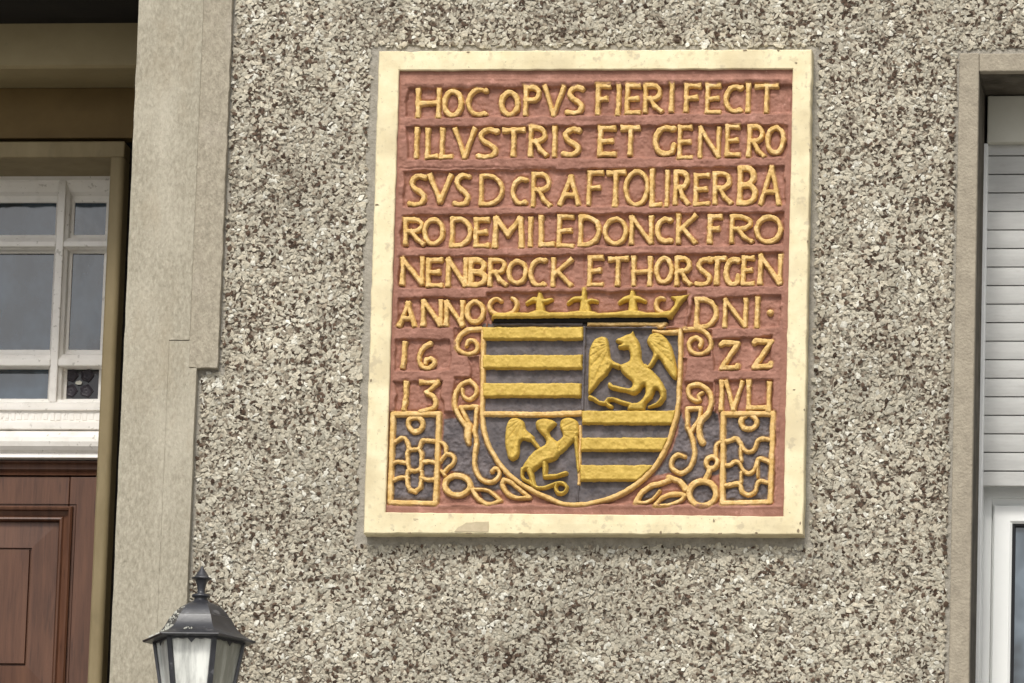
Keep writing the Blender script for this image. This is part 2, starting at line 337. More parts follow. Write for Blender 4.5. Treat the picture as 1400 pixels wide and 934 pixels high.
# moulded white rail under the transom window
zr = [zt(q) for q in (556, 561, 577, 579, 588, 590, 606, 621, 622, 627)]
pf = [(-D3+.01, zr[0]), (-D3-.006, zr[0]-.001), (-D3-.006, zr[1]), (-D3+.002, zr[1]-.002), (-D3+.002, zr[2]), (-D3-.016, zr[3]), (-D3-.016, zr[4]), (-D3-.002, zr[5])]
for k in range(8):
    a = -math.pi/2+k/7*math.pi*.92; zc = (zr[5]+zr[7])/2; rr = (zr[5]-zr[7])/2
    pf.append((-D3-.004-.026*math.cos(a), zc-rr*math.sin(a)))
pf += [(-D3-.012, zr[8]), (-D3-.014, zr[9]), (-D3+.05, zr[9]), (-D3+.05, zr[0])]
rail = profile_bar('transom_rail', pf, XL+.02, XW1+.004, W, house)
# shallow carved tongues along the frieze
for k in range(46):
    x = XW1-.006-k*.0165
    box('carved_tongue', x-.0115+random.uniform(-.001, .001), x, -D3+.0012-random.uniform(0, .0015), -D3+.004, zr[2]+.004+random.uniform(0, .002), zr[1]-.006, W, rail, bevel=.0015)

# door leaf
DD = D3-.02; WD = M['wood']; XD1 = XP0+.012
def zd(y): return PZ(90, y, DD)
zbot = 2.42
door = box('door', XL+.03, XD1, -DD+.03, -DD+.06, zbot, zr[9]-.002, WD, house)
profile_bar('door_head', [(-DD+.03, zr[9]-.003), (-DD-.008, zr[9]-.003), (-DD-.008, zd(633)), (-DD-.001, zd(635)), (-DD-.004, zd(642)), (-DD+.004, zd(645)), (-DD-.004, zd(650)), (-DD+.03, zd(651))], XL+.03, XD1, WD, door)
xs = PX(95, 668, DD); xr1 = PX(104.3, 689, DD)
ztop = zd(652); zp1 = zd(689.5)
box('stile', xs+.0012, XD1, -DD, -DD+.03, zbot, ztop, WD, door, bevel=.0015)
box('rail', XL+.1, xs-.0005, -DD+.0006, -DD+.03, zp1-.012, ztop, WD, door, bevel=.0015)
xr0 = xr1-.62; zpb = PZ(30, 922, DD-.012)-.088
zpb2 = zpb
ring('panel_moulding', xr0, xr1, zpb2, zp1, [(-.001, DD-.020), (-.001, DD-.0005), (.000, DD+.003), (.001, DD-.012), (.006, DD-.012), (.007, DD+.010), (.011, DD+.014), (.016, DD+.012), (.018, DD+.002), (.030, DD-.004), (.034, DD+.002), (.038, DD+.003), (.041, DD-.001), (.043, DD-.016), (.048, DD-.016)], WD, door)
xq = PX(43.6, 760, DD-.012); zq = PZ(40, 738, DD-.012); zq0 = PZ(30, 922, DD-.012)
ring('raised_panel', xr0+.044, xr1-.044, zpb2+.044, zp1-.044, [(0, DD-.016), (0, DD-.012), (xr1-.044-xq, DD-.008), (xr1-.044-xq+.0015, DD-.0135), (xr1-.044-xq+.004, DD-.0135), (xr1-.044-xq+.0055, DD-.004), (.21, DD-.003)], WD, door)
box('rail', XL+.1, xs-.0005, -DD+.0006, -DD+.03, zpb2-.10, zpb2+.008, WD, door)

# ================================================================== right window
box('window_surround', XWO, XWI, -DW, .0, 0, ZWO, M['stone_b'], house, bevel=.003)
sh = box('window_surround', XWI+.0003, XWR+.1, -DW+.0006, .0, ZWI, ZWO-.0008, M['stone_b'], house, bevel=.003)
DB = depth_for(1370, 128.5, ZWI)
ybx = -DB
rx = PX(1350, 150, DB)
box('reveal', XWI-.011, XWI-.001, .001, TH-.05, ZWB, ZWI, M['dark_reveal'], house)
box('reveal_soffit', XWI+.0005, XWR, .0005, TH-.05, ZWI-.0012, ZWI+.004, M['dark_reveal'], house)
zx1, zx0 = ZWI-.001, PZ(1370, 194.5, DB)
shut = box('roller_shutter', rx, XWR, ybx, ybx+.2, zx0, zx1-.003, M['boxgrey'], house, bevel=.003)
gr0, gr1 = PX(1334.8, 640, DB-.005), PX(1343.8, 640, DB-.005)
box('guide_rail', gr0, gr1, ybx+.004, ybx+.06, ZWB, zx0-.001, M['pvc'], shut, bevel=.003)
box('reveal_gap_shade', XWI-.001, rx+.02, ybx+.07, ybx+.12, zx0, zx1-.003, M['deep_shade'], house)  # dark box standing for the shade in the gap beside the shutter box
ys = ybx+.022
sl_y = [195.0+24.78*k for k in range(0, 19)]
tops = [196.5, 213] + [238.3+25.35*k for k in range(0, 17)]
tops = [t for t in tops if t < 645] + [643.6]
prev = None
zz = [PZ(1375, t, -ys) for t in tops]
for k in range(len(zz)-1):
    a, b = zz[k], zz[k+1]
    if a-b < .006: continue
    h = a-b; pts = [(ys+.012, a-.0008), (ys+.004, a-.0008)]
    for q in range(6):
        t = q/5; pts.append((ys+.0035-.0020*math.sin(math.pi*(.12+.8*t)), a-.0014-(h-.0036)*t))
    pts += [(ys+.006, b+.0018), (ys+.012, b+.0018)]
    s = profile_bar('slat', pts, gr1-.002, XWR-.01, M['slat'], shut)
box('shutter_back', gr1-.002, XWR-.01, ys+.012, ys+.016, zz[-1], zz[0], M['rubber'], shut)
zb1, zb0 = PZ(1375, 645, -ys+.004), PZ(1375, 664.5, -ys+.004)
box('bottom_bar', gr1-.001, XWR-.01, ys-.004, ys+.014, zb0, zb1, M['slat'], shut, bevel=.0015)
yw = ybx+.075; dwn = -yw
xf0 = gr0+.006
zf1 = PZ(1375, 682, dwn)
win = ring('window', xf0, XWR, ZWB+.02, zf1+.03, [(0, dwn-.05), (0, dwn), (PX(1357, 700, dwn)-xf0-.002, dwn), (PX(1357, 700, dwn)-xf0, dwn-.008), (PX(1357, 700, dwn)-xf0+.02, dwn-.008)], M['pvc'], house)
xs0 = PX(1358, 700, dwn); zs1 = PZ(1375, 690.5, dwn)
xg, zg = PX(1384, 740, dwn), PZ(1390, 716, dwn)
ring('sash', xs0, XWR-.03, ZWB+.05, zs1, [(0, dwn-.02), (0, dwn+.004), (.004, dwn+.009), (xg-xs0-.006, dwn+.009), (xg-xs0, dwn+.004), (xg-xs0+.0006, dwn-.012)], M['pvc'], win)
ring('gasket', xg, XWR-.03-(xg-xs0), ZWB+.05+(xg-xs0), zs1-(xg-xs0)*.98, [(-.001, dwn+.0038), (.0, dwn+.0045), (.006, dwn+.002), (.0075, dwn-.012)], M['rubber'], win)
link('pane', [(xg-.002, -dwn+.009, ZWB+.08), (XWR-.05, -dwn+.009, ZWB+.08), (XWR-.05, -dwn+.009, zs1-.02), (xg-.002, -dwn+.009, zs1-.02)], [(0, 1, 2, 3)], M['glass_blue'], win)
box('window_sill', XWI-.03, XWR+.03, -.09, .3, ZWB-.04, ZWB+.02, M['stone_b'], house, bevel=.004)

# ================================================================== roughcast
def lerp(a, b, t): return a+(b-a)*t
def pil_edge(v):
    return np.where(v < 503, 318-(v/500)*22+5, 0) + np.where(v >= 503, 269-(v-505)*.0428+5.5, 0)
def wall_mask(u, v, pad=0):
    wob = fbm(u, v, 22, 5)*2.6+fbm(u, v, 7, 6)*1.6
    m = u > pil_edge(v)+wob+pad
    m &= ~((v > 500) & (v < 511+wob) & (u < 308))
    pl = (u > lerp(518, 497, (v-70)/660)-11+wob) & (u < lerp(1110, 1098, (v-68)/663)+11+wob) & (v > 70-6+wob) & (v < 731+16+wob)
    m &= ~pl
    m &= ~((u > lerp(1312, 1294, (v-75)/859)-2-pad+wob*.6) & (v > 72-3+wob*.6-(u-1312)*.012))
    return m
# bed
cu = np.arange(240, 1500, 4.0); cv = np.arange(-110, 1050, 4.0)
U, V = np.meshgrid(cu, cv); mk = wall_mask(U, V)
hh = .002 + .0025*fbm(U, V, 9, 40) + .002*fbm(U, V, 60, 41)
pts = P(U, V, 0); pts[..., 1] = -hh
k = mk[:-1, :-1] & mk[1:, :-1] & mk[:-1, 1:] & mk[1:, 1:]
I = np.arange(U.size).reshape(U.shape)
Fc = np.stack([I[1:, :-1][k], I[1:, 1:][k], I[:-1, 1:][k], I[:-1, :-1][k]], 1)
sh_ = np.clip(.5+fbm(U, V, 11, 44)*1.1, 0, 1)[..., None]
bc = np.array([.13, .098, .072])*(1-sh_)+np.array([.42, .385, .31])*sh_
bc = np.concatenate([bc, np.ones(bc.shape[:2]+(1,))], -1)
used = np.unique(Fc); remap = np.zeros(U.size, int); remap[used] = np.arange(len(used))
link('roughcast_bed', pts.reshape(-1, 3)[used], remap[Fc], M['bed'], house, col=bc.reshape(-1, 4)[used])['kind'] = 'stuff'
# chips
pitch = 4.3
gu = np.arange(245, 1490, pitch); gv = np.arange(-100, 1040, pitch)
U, V = np.meshgrid(gu, gv); U = U.ravel()+RNG.uniform(-.55, .55, U.size)*pitch; V = V.ravel()+RNG.uniform(-.55, .55, V.size)*pitch
mk = wall_mask(U, V, 1.5); U = U[mk]; V = V[mk]; N = len(U)
clus = fbm(U, V, 60, 60)*.45 + fbm(U, V, 15, 63)*1.0
pick = RNG.random(N) - clus*.30
r1 = RNG.uniform(2.2, 5.6, N)*(1+.25*fbm(U, V, 40, 66))/600; r2 = r1*RNG.uniform(.38, .9, N); th = RNG.uniform(.0006, .0016, N)
dark = pick > .825; mid = (pick > .71) & ~dark; lite = pick < .035
r1[dark] *= .72; r2[dark] *= .72; r1[mid] *= .85
ang = RNG.uniform(0, 6.283, N)
C = P(U, V, 0); dep = RNG.uniform(.0032, .0052, N) + .002*fbm(U, V, 60, 41); dep[dark] += .0012
base = np.array([(1, 0, 0), (.25, .95, 0), (-.7, .6, 0), (-.9, -.45, 0), (.1, -1, 0), (.2, .1, 1), (-.25, -.1, .85), (0, 0, -1)])
tri = np.array([(0, 1, 5), (1, 2, 5), (2, 6, 5), (2, 3, 6), (3, 4, 6), (4, 5, 6), (4, 0, 5), (1, 0, 7), (2, 1, 7), (3, 2, 7), (4, 3, 7), (0, 4, 7)])
K = base[None] + RNG.uniform(-.42, .42, (N, 8, 3))
lx = K[..., 0]*r1[:, None]; lz = K[..., 1]*r2[:, None]; ly = K[..., 2]*th[:, None]
tx = RNG.normal(0, .13, N)[:, None]; tz = RNG.normal(0, .15, N)[:, None]
X = lx*np.cos(ang)[:, None]-lz*np.sin(ang)[:, None]; Z = lx*np.sin(ang)[:, None]+lz*np.cos(ang)[:, None]
Y = -(dep[:, None] + ly + X*tx + Z*tz)
vv = np.stack([C[:, 0, None]+X, Y, C[:, 2, None]+Z], -1).reshape(-1, 3)
ff = (tri[None] + (np.arange(N)*8)[:, None, None]).reshape(-1, 3)
b = RNG.uniform(.76, 1.03, N)[:, None]
warm = RNG.uniform(0, 1, N)[:, None]
c = (np.array([.49, .46, .375])*(1-warm)+np.array([.50, .45, .35])*warm)*b
c[lite] = (np.array([.62, .60, .52])*RNG.uniform(.85, 1.1, (N, 1)))[lite]
c[mid] = (np.array([.27, .23, .175])*RNG.uniform(.75, 1.2, (N, 1)))[mid]
c[dark] = (np.array([.075, .050, .035])*RNG.uniform(.6, 1.6, (N, 1)))[dark]
c *= (1+.16*fbm(U, V, 130, 71)+.12*fbm(U-(V*.03), V*.12, 22, 73))[:, None]
c = np.concatenate([c, np.ones((N, 1))], 1)
link('roughcast', vv, ff, M['chips'], house, col=np.repeat(c, 8, 0))['kind'] = 'stuff'

# ================================================================== carved stone panel
HT = .036
plq = empty('heraldic_plaque', tuple(P(803, 400, 0)), 'painted red relief panel in a cream frame with gold lettering and a crowned shield', 'plaque')

def densify(q, step=12, amp=.35, seed=1):
    r = np.random.default_rng(seed); out = []
    for i in range(4):
        a = np.array(q[i], float); b = np.array(q[(i+1) % 4], float); n = 52
        for k in range(n):
            t = k/n; off = 0 if k == 0 else 1
            out.append(a+(b-a)*t + r.normal(0, amp, 2)*off)
    return np.array(out)
def inset(o, i, t): return o+(i-o)*t
O_ = densify([(518, 70), (1110, 67.5), (1098, 731), (497, 729.5)], seed=3); I_ = densify([(545.5, 96), (1084, 94), (1071, 706), (526.5, 700.5)], seed=4, amp=.25)
FD = .046
loops = [(O_, -.001), (O_, FD-.003), (inset(O_, I_, .05), FD), (inset(O_, I_, .5), FD+.0006), (inset(O_, I_, .955), FD), (I_, FD-.002), (I_, HT-.006)]
v = []; f = []; n = len(O_)
for pts, d in loops:
    q = P(pts[:, 0], pts[:, 1], FD); q[:, 1] = -d; v.append(q)
for k in range(len(loops)-1):
    for j in range(n): a = k*n+j; b = k*n+(j+1) % n; f.append((a, b, b+n, a+n))
frame = link('frame', np.vstack(v), f, M['cream'], plq)
def blob(name, pts, d, th, mat, parent):
    c = np.array(pts, float); m = c.mean(0)
    a = P(c[:, 0], c[:, 1], d); a[:, 1] = -d+th; q = c+(m-c)*.02; b_ = P(q[:, 0], q[:, 1], d)
    n = len(c); return link(name, np.vstack([a, b_]), [tuple(range(n, 2*n))]+[(i, (i+1) % n, (i+1) % n+n, i+n) for i in range(n)], mat, parent)
blob('paint_loss', [(621, 726.5), (626, 721), (632, 718), (637, 714.5), (645, 714.2), (652, 713.2), (660, 713.6), (668.6, 713), (669, 720), (668, 727), (655, 727.5), (640, 727), (630, 727.2)], FD+.0012, .002, M['bare_stone'], frame)
blob('paint_loss', [(565, 708.6), (571, 709.2), (572.5, 710.4), (568.5, 711), (568, 712.4), (565, 711)], FD+.0010, .002, M['bare_stone'], frame)

for (u_, v_, su, sv) in ((560, 728.6, 3, 1.0), (641, 729, 5, .9), (712, 728.8, 3, 1.2), (757, 729.2, 4, .8), (903, 728.2, 2.4, 2.4), (926, 729.2, 5, 1.0), (984, 729.4, 4, 1.1), (1034, 728.6, 2.6, 1.3), (1091, 726, 2.2, 3.4), (1094, 715, 1.2, 2.2), (976, 712, 1.4, 2.4), (1099.5, 560, 1.2, 1.8), (1104, 330, 1.3, 1.8), (1086, 533, 2.2, 1.2), (1107, 205, 1.1, 2.0), (1018, 68.8, 3.4, 1.2), (1064, 69, 2.2, 1.4), (640, 71.4, 3, 1.0), (515.5, 280, 3.0, 1.3), (507, 520, 1.2, 2.6), (1088.5, 86, 2.0, 1.6)):
    an = [k*math.pi*2/7+random.uniform(-.3, .3) for k in range(7)]
    blob('paint_loss', [(u_+su*math.cos(a)*random.uniform(.6, 1.2), v_+sv*math.sin(a)*random.uniform(.6, 1.2)) for a in an], FD+.0012, .002, M['chip_dark'], frame)
# ---- signed distances in the photo plane (negative inside)
def sd_line(U, V, pts, r):
    S = np.full(U.shape, 1e3); n = len(pts)
    rr = r if isinstance(r, (list, tuple)) else [r]*n
    if len(rr) == 2 and n != 2: rr = list(np.linspace(rr[0], rr[1], n))
    for i in range(n-1):
        ax, ay = pts[i]; bx, by = pts[i+1]; dx, dy = bx-ax, by-ay; L2 = dx*dx+dy*dy+1e-9
        t = np.clip(((U-ax)*dx+(V-ay)*dy)/L2, 0, 1)
        S = np.minimum(S, np.hypot(U-ax-t*dx, V-ay-t*dy)-(rr[i]+(rr[i+1]-rr[i])*t))
    return S
def sd_bar(U, V, pts, r):
    """straight strokes with square cut ends"""
    S = np.full(U.shape, 1e3); n = len(pts)
    for i in range(n-1):
        (ax, ay), (bx, by) = pts[i], pts[i+1]; L = math.hypot(bx-ax, by-ay)+1e-6; dx, dy = (bx-ax)/L, (by-ay)/L
        al = (U-ax)*dx+(V-ay)*dy; pe = -(U-ax)*dy+(V-ay)*dx
        t = np.clip(al/L, 0, 1); rw = r[i]+(r[i+1]-r[i])*t
        qx = np.maximum(-al-rw*.82, al-L-rw*.82); qy = np.abs(pe)-rw
        S = np.minimum(S, np.where((qx > 0) & (qy > 0), np.hypot(qx, qy), np.maximum(qx, qy)))
    return S
def sd_poly(U, V, pts):
    S = np.full(U.shape, 1e3); ins = np.zeros(U.shape, bool); n = len(pts)
    for i in range(n):
        ax, ay = pts[i]; bx, by = pts[(i+1) % n]; dx, dy = bx-ax, by-ay; L2 = dx*dx+dy*dy+1e-9
        t = np.clip(((U-ax)*dx+(V-ay)*dy)/L2, 0, 1)
        S = np.minimum(S, np.hypot(U-ax-t*dx, V-ay-t*dy))
        if ay != by:
            c = ((ay > V) != (by > V)) & (U < (bx-ax)*(V-ay)/(by-ay)+ax); ins ^= c
    return np.where(ins, -S, S)
def smooth(pts, n=4, closed=False):
    """Catmull-Rom through the traced points"""
    p = [np.array(q, float) for q in pts]; m = len(p); out = []
    rng = range(m if closed else m-1)
    for i in rng:
        g = (lambda k: p[k % m]) if closed else (lambda k: p[min(max(k, 0), m-1)])
        a, b, c, d = g(i-1), g(i), g(i+1), g(i+2)
        for k in range(n):
            t = k/n; out.append(tuple(.5*((2*b)+(c-a)*t+(2*a-5*b+4*c-d)*t*t+(3*b-a-3*c+d)*t**3)))
    out.append(tuple(p[0] if closed else p[-1])); return out
def arc(cx, cy, rx, ry, a0, a1, n=14):
    return [(cx+rx*math.cos(math.radians(a0+(a1-a0)*k/n)), cy+ry*math.sin(math.radians(a0+(a1-a0)*k/n))) for k in range(n+1)]
SEED = [100]
def relief(name, prims, top, floor, mat, parent, e=2.3, cell=.85, warp=.45, rough=.0006, power=.5, extra=None, clip=None):
    SEED[0] += 1; sd = SEED[0]
    allp = np.array([q for pr in prims for q in pr[1]]); rm = max([(max(pr[2]) if isinstance(pr[2], (list, tuple)) else pr[2]) if pr[0] in ('line', 'bar') else 0 for pr in prims])
    u0, v0 = allp.min(0)-rm-3; u1, v1 = allp.max(0)+rm+3
    U, V = np.meshgrid(np.arange(u0, u1, cell), np.arange(v0, v1, cell))
    Uw = U+fbm(U, V, 9, sd)*warp*1.6; Vw = V+fbm(U, V, 9, sd+500)*warp*1.6
    S = np.full(U.shape, 1e3)
    for pr in prims:
        s = sd_line(Uw, Vw, pr[1], pr[2]) if pr[0] == 'line' else sd_bar(Uw, Vw, pr[1], pr[2]) if pr[0] == 'bar' else sd_poly(Uw, Vw, pr[1])
        S = np.minimum(S, s)
    if clip is not None: S = np.maximum(S, clip(U, V))
    if mat is not M['grey_paint'] and clip is None:
        i0, i1 = int((v0-4-GV0)/GC), int((v1+4-GV0)/GC)+1; j0, j1 = int((u0-4-GU0)/GC), int((u1+4-GU0)/GC)+1
        gu_, gv_ = FU[i0:i1, j0:j1], FV[i0:i1, j0:j1]; sg = np.full(gu_.shape, 1e3)
        for pr in prims: sg = np.minimum(sg, sd_line(gu_, gv_, pr[1], pr[2]) if pr[0] == 'line' else sd_bar(gu_, gv_, pr[1], pr[2]) if pr[0] == 'bar' else sd_poly(gu_, gv_, pr[1]))
        FSD[i0:i1, j0:j1] = np.minimum(FSD[i0:i1, j0:j1], sg)
    S = S+fbm(U, V, 3.2, sd+900, 2)*.35
    t = np.clip((.7-S)/e, 0, 1); prof = (1-(1-t)**2)**power
    h = floor+(top-floor)*prof-np.clip(S-.7, 0, 9)*.006
    h = h+(fbm(U, V, 7, sd+70)*rough*1.6+fbm(U, V, 2.5, sd+71, 2)*rough)*(t > 0)
    if extra is not None: h = h+extra(U, V, S)
    q = P(U, V, (top+floor)/2+.003); q[..., 1] = -h
    k = np.minimum(np.minimum(S[:-1, :-1], S[1:, :-1]), np.minimum(S[:-1, 1:], S[1:, 1:])) < 1.7
    I = np.arange(U.size).reshape(U.shape)
    F = np.stack([I[1:, :-1][k], I[1:, 1:][k], I[:-1, 1:][k], I[:-1, :-1][k]], 1)
    used = np.unique(F); rmp = np.zeros(U.size, int); rmp[used] = np.arange(len(used))
    return link(name, q.reshape(-1, 3)[used], rmp[F], mat, parent, smooth=True)

# ---- field: border, sunk writing strips, raised bands between them, dark painted grounds
STRIPS = [((556, 121.5), (1082, 115), (1080, 154), (556, 161)), ((556, 173.5), (1076, 170.5), (1074, 215), (556, 217)),
          ((553, 234), (1074, 227), (1072, 281), (550, 283)), ((549, 294.5), (1072, 291), (1071, 335), (549, 339)),
          ((546, 351), (1070, 346), (1069, 391), (546, 393)), ((557, 407), (668, 408), (664, 448), (543, 448)), ((543, 408), (600, 408), (600, 448), (543, 448)),
          ((946, 408), (1068, 403), (1066, 447), (940, 449)), ((542, 464.5), (616, 464.5), (614, 506), (541, 506)), ((974, 465), (1056, 459), (1054, 506), (974, 506)),
          ((540, 521), (604, 521), (608, 572), (538, 572)), ((977, 520), (1058, 519), (1058, 572), (977, 572)),
          ((622, 448), (664, 448), (664, 486), (624, 486)), ((930, 452), (974, 452), (972, 488), (930, 488)),
          ((619, 516), (664, 516), (664, 570), (619, 570)), ((932, 521), (976, 523), (976, 570), (932, 570)),
          ((640, 488), (655, 488), (655, 520), (645, 520)), ((930, 490), (938, 490), (938, 570), (930, 570)),
          ((664, 400), (942, 398), (938, 446), (664, 447)), ((530, 563), (1062, 563), (1060, 689), (528, 689))]
DARKS = [[(606, 573), (622, 570), (634, 572), (642, 580), (656, 578), (660, 598), (668, 618), (682, 636), (694, 648), (686, 656), (690, 668), (660, 672), (644, 664), (640, 650), (626, 646), (612, 643), (604, 645)],
         [(929, 560), (927, 590), (918, 616), (902, 638), (892, 650), (920, 645), (930, 652), (938, 664), (952, 655), (968, 650), (984, 648), (985, 590), (982, 566), (974, 562), (964, 566), (956, 592), (944, 592), (936, 576)],
         [(536, 568), (598, 568), (596, 686), (534, 686)], [(989, 568), (1054, 567), (1051, 685), (988, 686)],
         arc(625, 663.3, 15, 12, 0, 360, 20), arc(960.2, 674.5, 17, 16, 0, 360, 20),
         [(631, 557), (651, 557), (649, 582), (643, 582)], [(939, 560), (957, 559), (955, 574), (945, 589)],
         [(691, 659), (705, 667), (720, 678), (705, 678), (694, 670)], [(872, 684), (882, 672), (893, 665), (906, 662), (893, 680), (882, 686)],
         [(900, 690), (912, 679), (926, 676), (932, 679), (926, 684), (911, 690)], [(655, 670), (664, 670), (673, 675), (680, 683), (670, 687), (660, 683)]]
FU, FV = np.meshgrid(np.arange(520, 1090, 1.15), np.arange(88, 712, 1.15))
wu = FU+fbm(FU, FV, 20, 201)*4.5; wv = FV+fbm(FU, FV, 24, 202)*2.2+fbm(FU, FV, 7, 203)*1.2
sink = np.zeros(FU.shape)
for q in STRIPS:
    top_v = q[0][1]+(q[1][1]-q[0][1])*(wu-q[0][0])/(q[1][0]-q[0][0]); bot_v = q[3][1]+(q[2][1]-q[3][1])*(wu-q[3][0])/(q[2][0]-q[3][0])
    lf = q[0][0]+(q[3][0]-q[0][0])*(wv-q[0][1])/(q[3][1]-q[0][1]); rt = q[1][0]+(q[2][0]-q[1][0])*(wv-q[1][1])/(q[2][1]-q[1][1])
    ss = lambda x: np.clip(x, 0, 1)**2*(3-2*np.clip(x, 0, 1))
    a = ss((wv-top_v+.5)/2.0)*ss((bot_v-wv+2)/4.5)*ss((wu-lf+.5)/2.5)*ss((rt-wu+.5)/2.5)
    sink = np.maximum(sink, a)
inner = ((FV > 108) & (FV < 692) & (FU > 549-(FV-100)*.028) & (FU < 1078-(FV-100)*.026))
H = HT - .0105*sink
bandw = inner*(1-sink)
H += bandw*(.0016*fbm(FU, FV, 13, 210)+.0010*fbm(FU, FV, 4, 211))
H += bandw*.0012
H += sink*(.0018*fbm(FU, FV, 15, 220)+.0017*fbm(FU*1.0, FV, 4.5, 221)+.0007*fbm(FU, FV, 2.4, 222, 2))
H += (1-sink)*inner*.0008*fbm(FU, FV, 2.6, 223, 2)
H += inner*.0014*fbm(FU*.22, FV, 4.5, 224)
SHP = [(657, 446), (930, 450), (931, 470), (929, 520), (924, 570), (914.5, 602), (905.5, 621), (893, 640), (872, 660), (846, 677), (813, 687), (790, 690), (767, 689), (730, 672), (695.7, 649.5), (682, 633.5), (667, 608), (659.8, 583), (658, 569)]
shm = np.clip(-sd_poly(FU, FV, SHP)/2, 0, 1); H = H*(1-shm)+.019*shm
H += (~inner)*(.0003*fbm(FU, FV, 9, 230))
roll = np.exp(-((wv-(116.2-(FU-556)*.0125))/3.4)**2)*(FU > 555)*(FU < 1082); H += .0035*roll*(1-sink)
roll = np.exp(-((FV-693.5)/2.4)**2)*(FU > 600)*(FU < 1070); H += .0022*roll
H -= .004*np.exp(-((FU-799.5)/1.4)**2)*(FV > 339)*(FV < 379)
H -= .003*np.exp(-((wv-230.5)/1.3)**2)*(FU > 547)*(FU < 760)
H -= .010*((FU > 672) & (FU < 912) & (FV > 433) & (FV < 442))
H -= .006*np.clip(1-np.hypot((FU-973)/12, (FV-577)/13), 0, .6)/.6
dk = np.zeros(FU.shape)
wu2 = FU+fbm(FU, FV, 6, 240)*1.6; wv2 = FV+fbm(FU, FV, 6, 241)*1.6
for q in DARKS: dk = np.maximum(dk, np.clip(.5-sd_poly(wu2, wv2, q)/2.2, 0, 1))
dk = np.maximum(dk, ((FU > 676) & (FU < 910) & (FV > 434) & (FV < 560))*1.0)
dk = np.maximum(dk, shm)
H += dk*(.0016*fbm(FU, FV, 6, 250)+.0012*fbm(FU, FV, 2.6, 251, 2))
FSD = np.full(FU.shape, 1e3); GU0, GV0, GC = 520, 88, 1.15
def build_field():
  q = P(FU, FV, .031); q[..., 1] = -(H-.0032*np.clip(1-np.abs(FSD-1.1)/2.2, 0, 1)*(1-shm*.45))
  I = np.arange(FU.size).reshape(FU.shape)
  F = np.stack([I[1:, :-1].ravel(), I[1:, 1:].ravel(), I[:-1, 1:].ravel(), I[:-1, :-1].ravel()], 1)
  halo = np.clip(1-(FSD-.5)/1.5, 0, 1)*np.clip(.62+fbm(FU, FV, 8, 601)*1.3, 0, 1)*(1-shm)
  fo = link('field', q.reshape(-1, 3), F, M['field'], plq, smooth=True, fac=dk.ravel())
  ha = fo.data.attributes.new('overspill', 'FLOAT', 'POINT'); ha.data.foreach_set('value', halo.astype('f').ravel())
slab('backing', [(524, 92), (1087, 90), (1074, 709), (523, 706)], .014, .001, M['mortar'], plq)

# ---- letters
def glyph(c):
    o = lambda a0, a1, cx=.5, cy=.5, rx=.5, ry=.5, n=16: arc(cx, cy, rx, ry, a0, a1, n)
    return {
     'H': [[(0, 0), (0, 1)], [(1, 0), (1, 1)], [(0, .52), (1, .49)]],
     'O': [o(0, 360, n=22)],
     'C': [[(1.0, .04)]+o(-62, -300, .62, .5, .62, .5)+[(1.0, .97)]],
     'P': [[(0, 0), (0, 1)], [(0, .0), (.55, 0)]+o(-80, 80, .5, .24, .5, .24, 8)+[(.5, .48), (0, .48)]],
     'V': [[(0, 0), (.5, 1), (1, 0)]],
     'S': [smooth([(.97, .06), (.62, 0), (.25, .07), (.10, .25), (.28, .42), (.68, .56), (.93, .74), (.78, .92), (.42, 1), (.0, .96)], 4)],
     'F': [[(0, 0), (0, 1)], [(0, 0), (1, 0)], [(0, .5), (.75, .46)]],
     'E': [[(0, 0), (0, 1), (1, 1)], [(0, 0), (.95, 0)], [(0, .5), (.8, .47)]],
     'R': [[(0, 0), (0, 1)], [(0, .0), (.5, .0)]+o(-80, 80, .42, .25, .48, .25, 8)+[(.42, .5), (.05, .5)], [(.3, .5), (.62, .8), (1, 1)]],
     'I': [[(0, 0), (0, 1)]],
     'T': [[(0, 0.02), (1, 0)], [(.5, 0), (.5, 1)]],
     'L': [[(0, 0), (0, 1), (1, .98)]],
     'G': [[(.97, .03)]+o(-62, -285, .58, .5, .58, .5)+[(.92, .90), (.98, .66)]],
     'N': [[(0, 1), (0, 0), (1, 1), (1, 0)]],
     'D': [[(0, 0), (0, 1)], [(0, 0), (.35, .0)]+o(-75, 75, .3, .5, .7, .5, 12)+[(.3, 1), (0, 1)]],
     'A': [[(0, 1), (.55, 0), (1, 1)], [(.22, .66), (.84, .66)]],
     'B': [[(0, 0), (0, 1)], [(0, .0), (.5, .0)]+o(-80, 80, .4, .24, .48, .24, 8)+[(.4, .48), (0, .48)], [(.4, .48)]+o(-80, 80, .45, .74, .55, .26, 8)+[(.4, 1), (0, 1)]],
     'M': [[(0.04, 1), (.08, 0), (.5, .55), (.93, 0), (1, 1)]],
     'K': [[(.0, 0), (0, 1)], [(1, 0), (.05, .58)], [(.25, .46), (1, 1)]],
     'Z': [[(0, .06), (.12, 0), (1, .02), (.03, .98), (1, .94), (1.0, .86)]],
     '6': [smooth([(.62, -.02), (.25, .15), (.04, .45), (.02, .78), (.3, .98), (.7, .97), (.92, .78), (.75, .6), (.45, .66), (.38, .8)], 4)],
     '3': [[(0, 0), (1, .02), (.32, .38)], smooth([(.32, .38), (.75, .52), (.92, .75), (.7, .93), (.0, 1.04)], 4)],
     '1': [[(.7, 0), (.5, .75), (.2, 1)]],
    }[c]
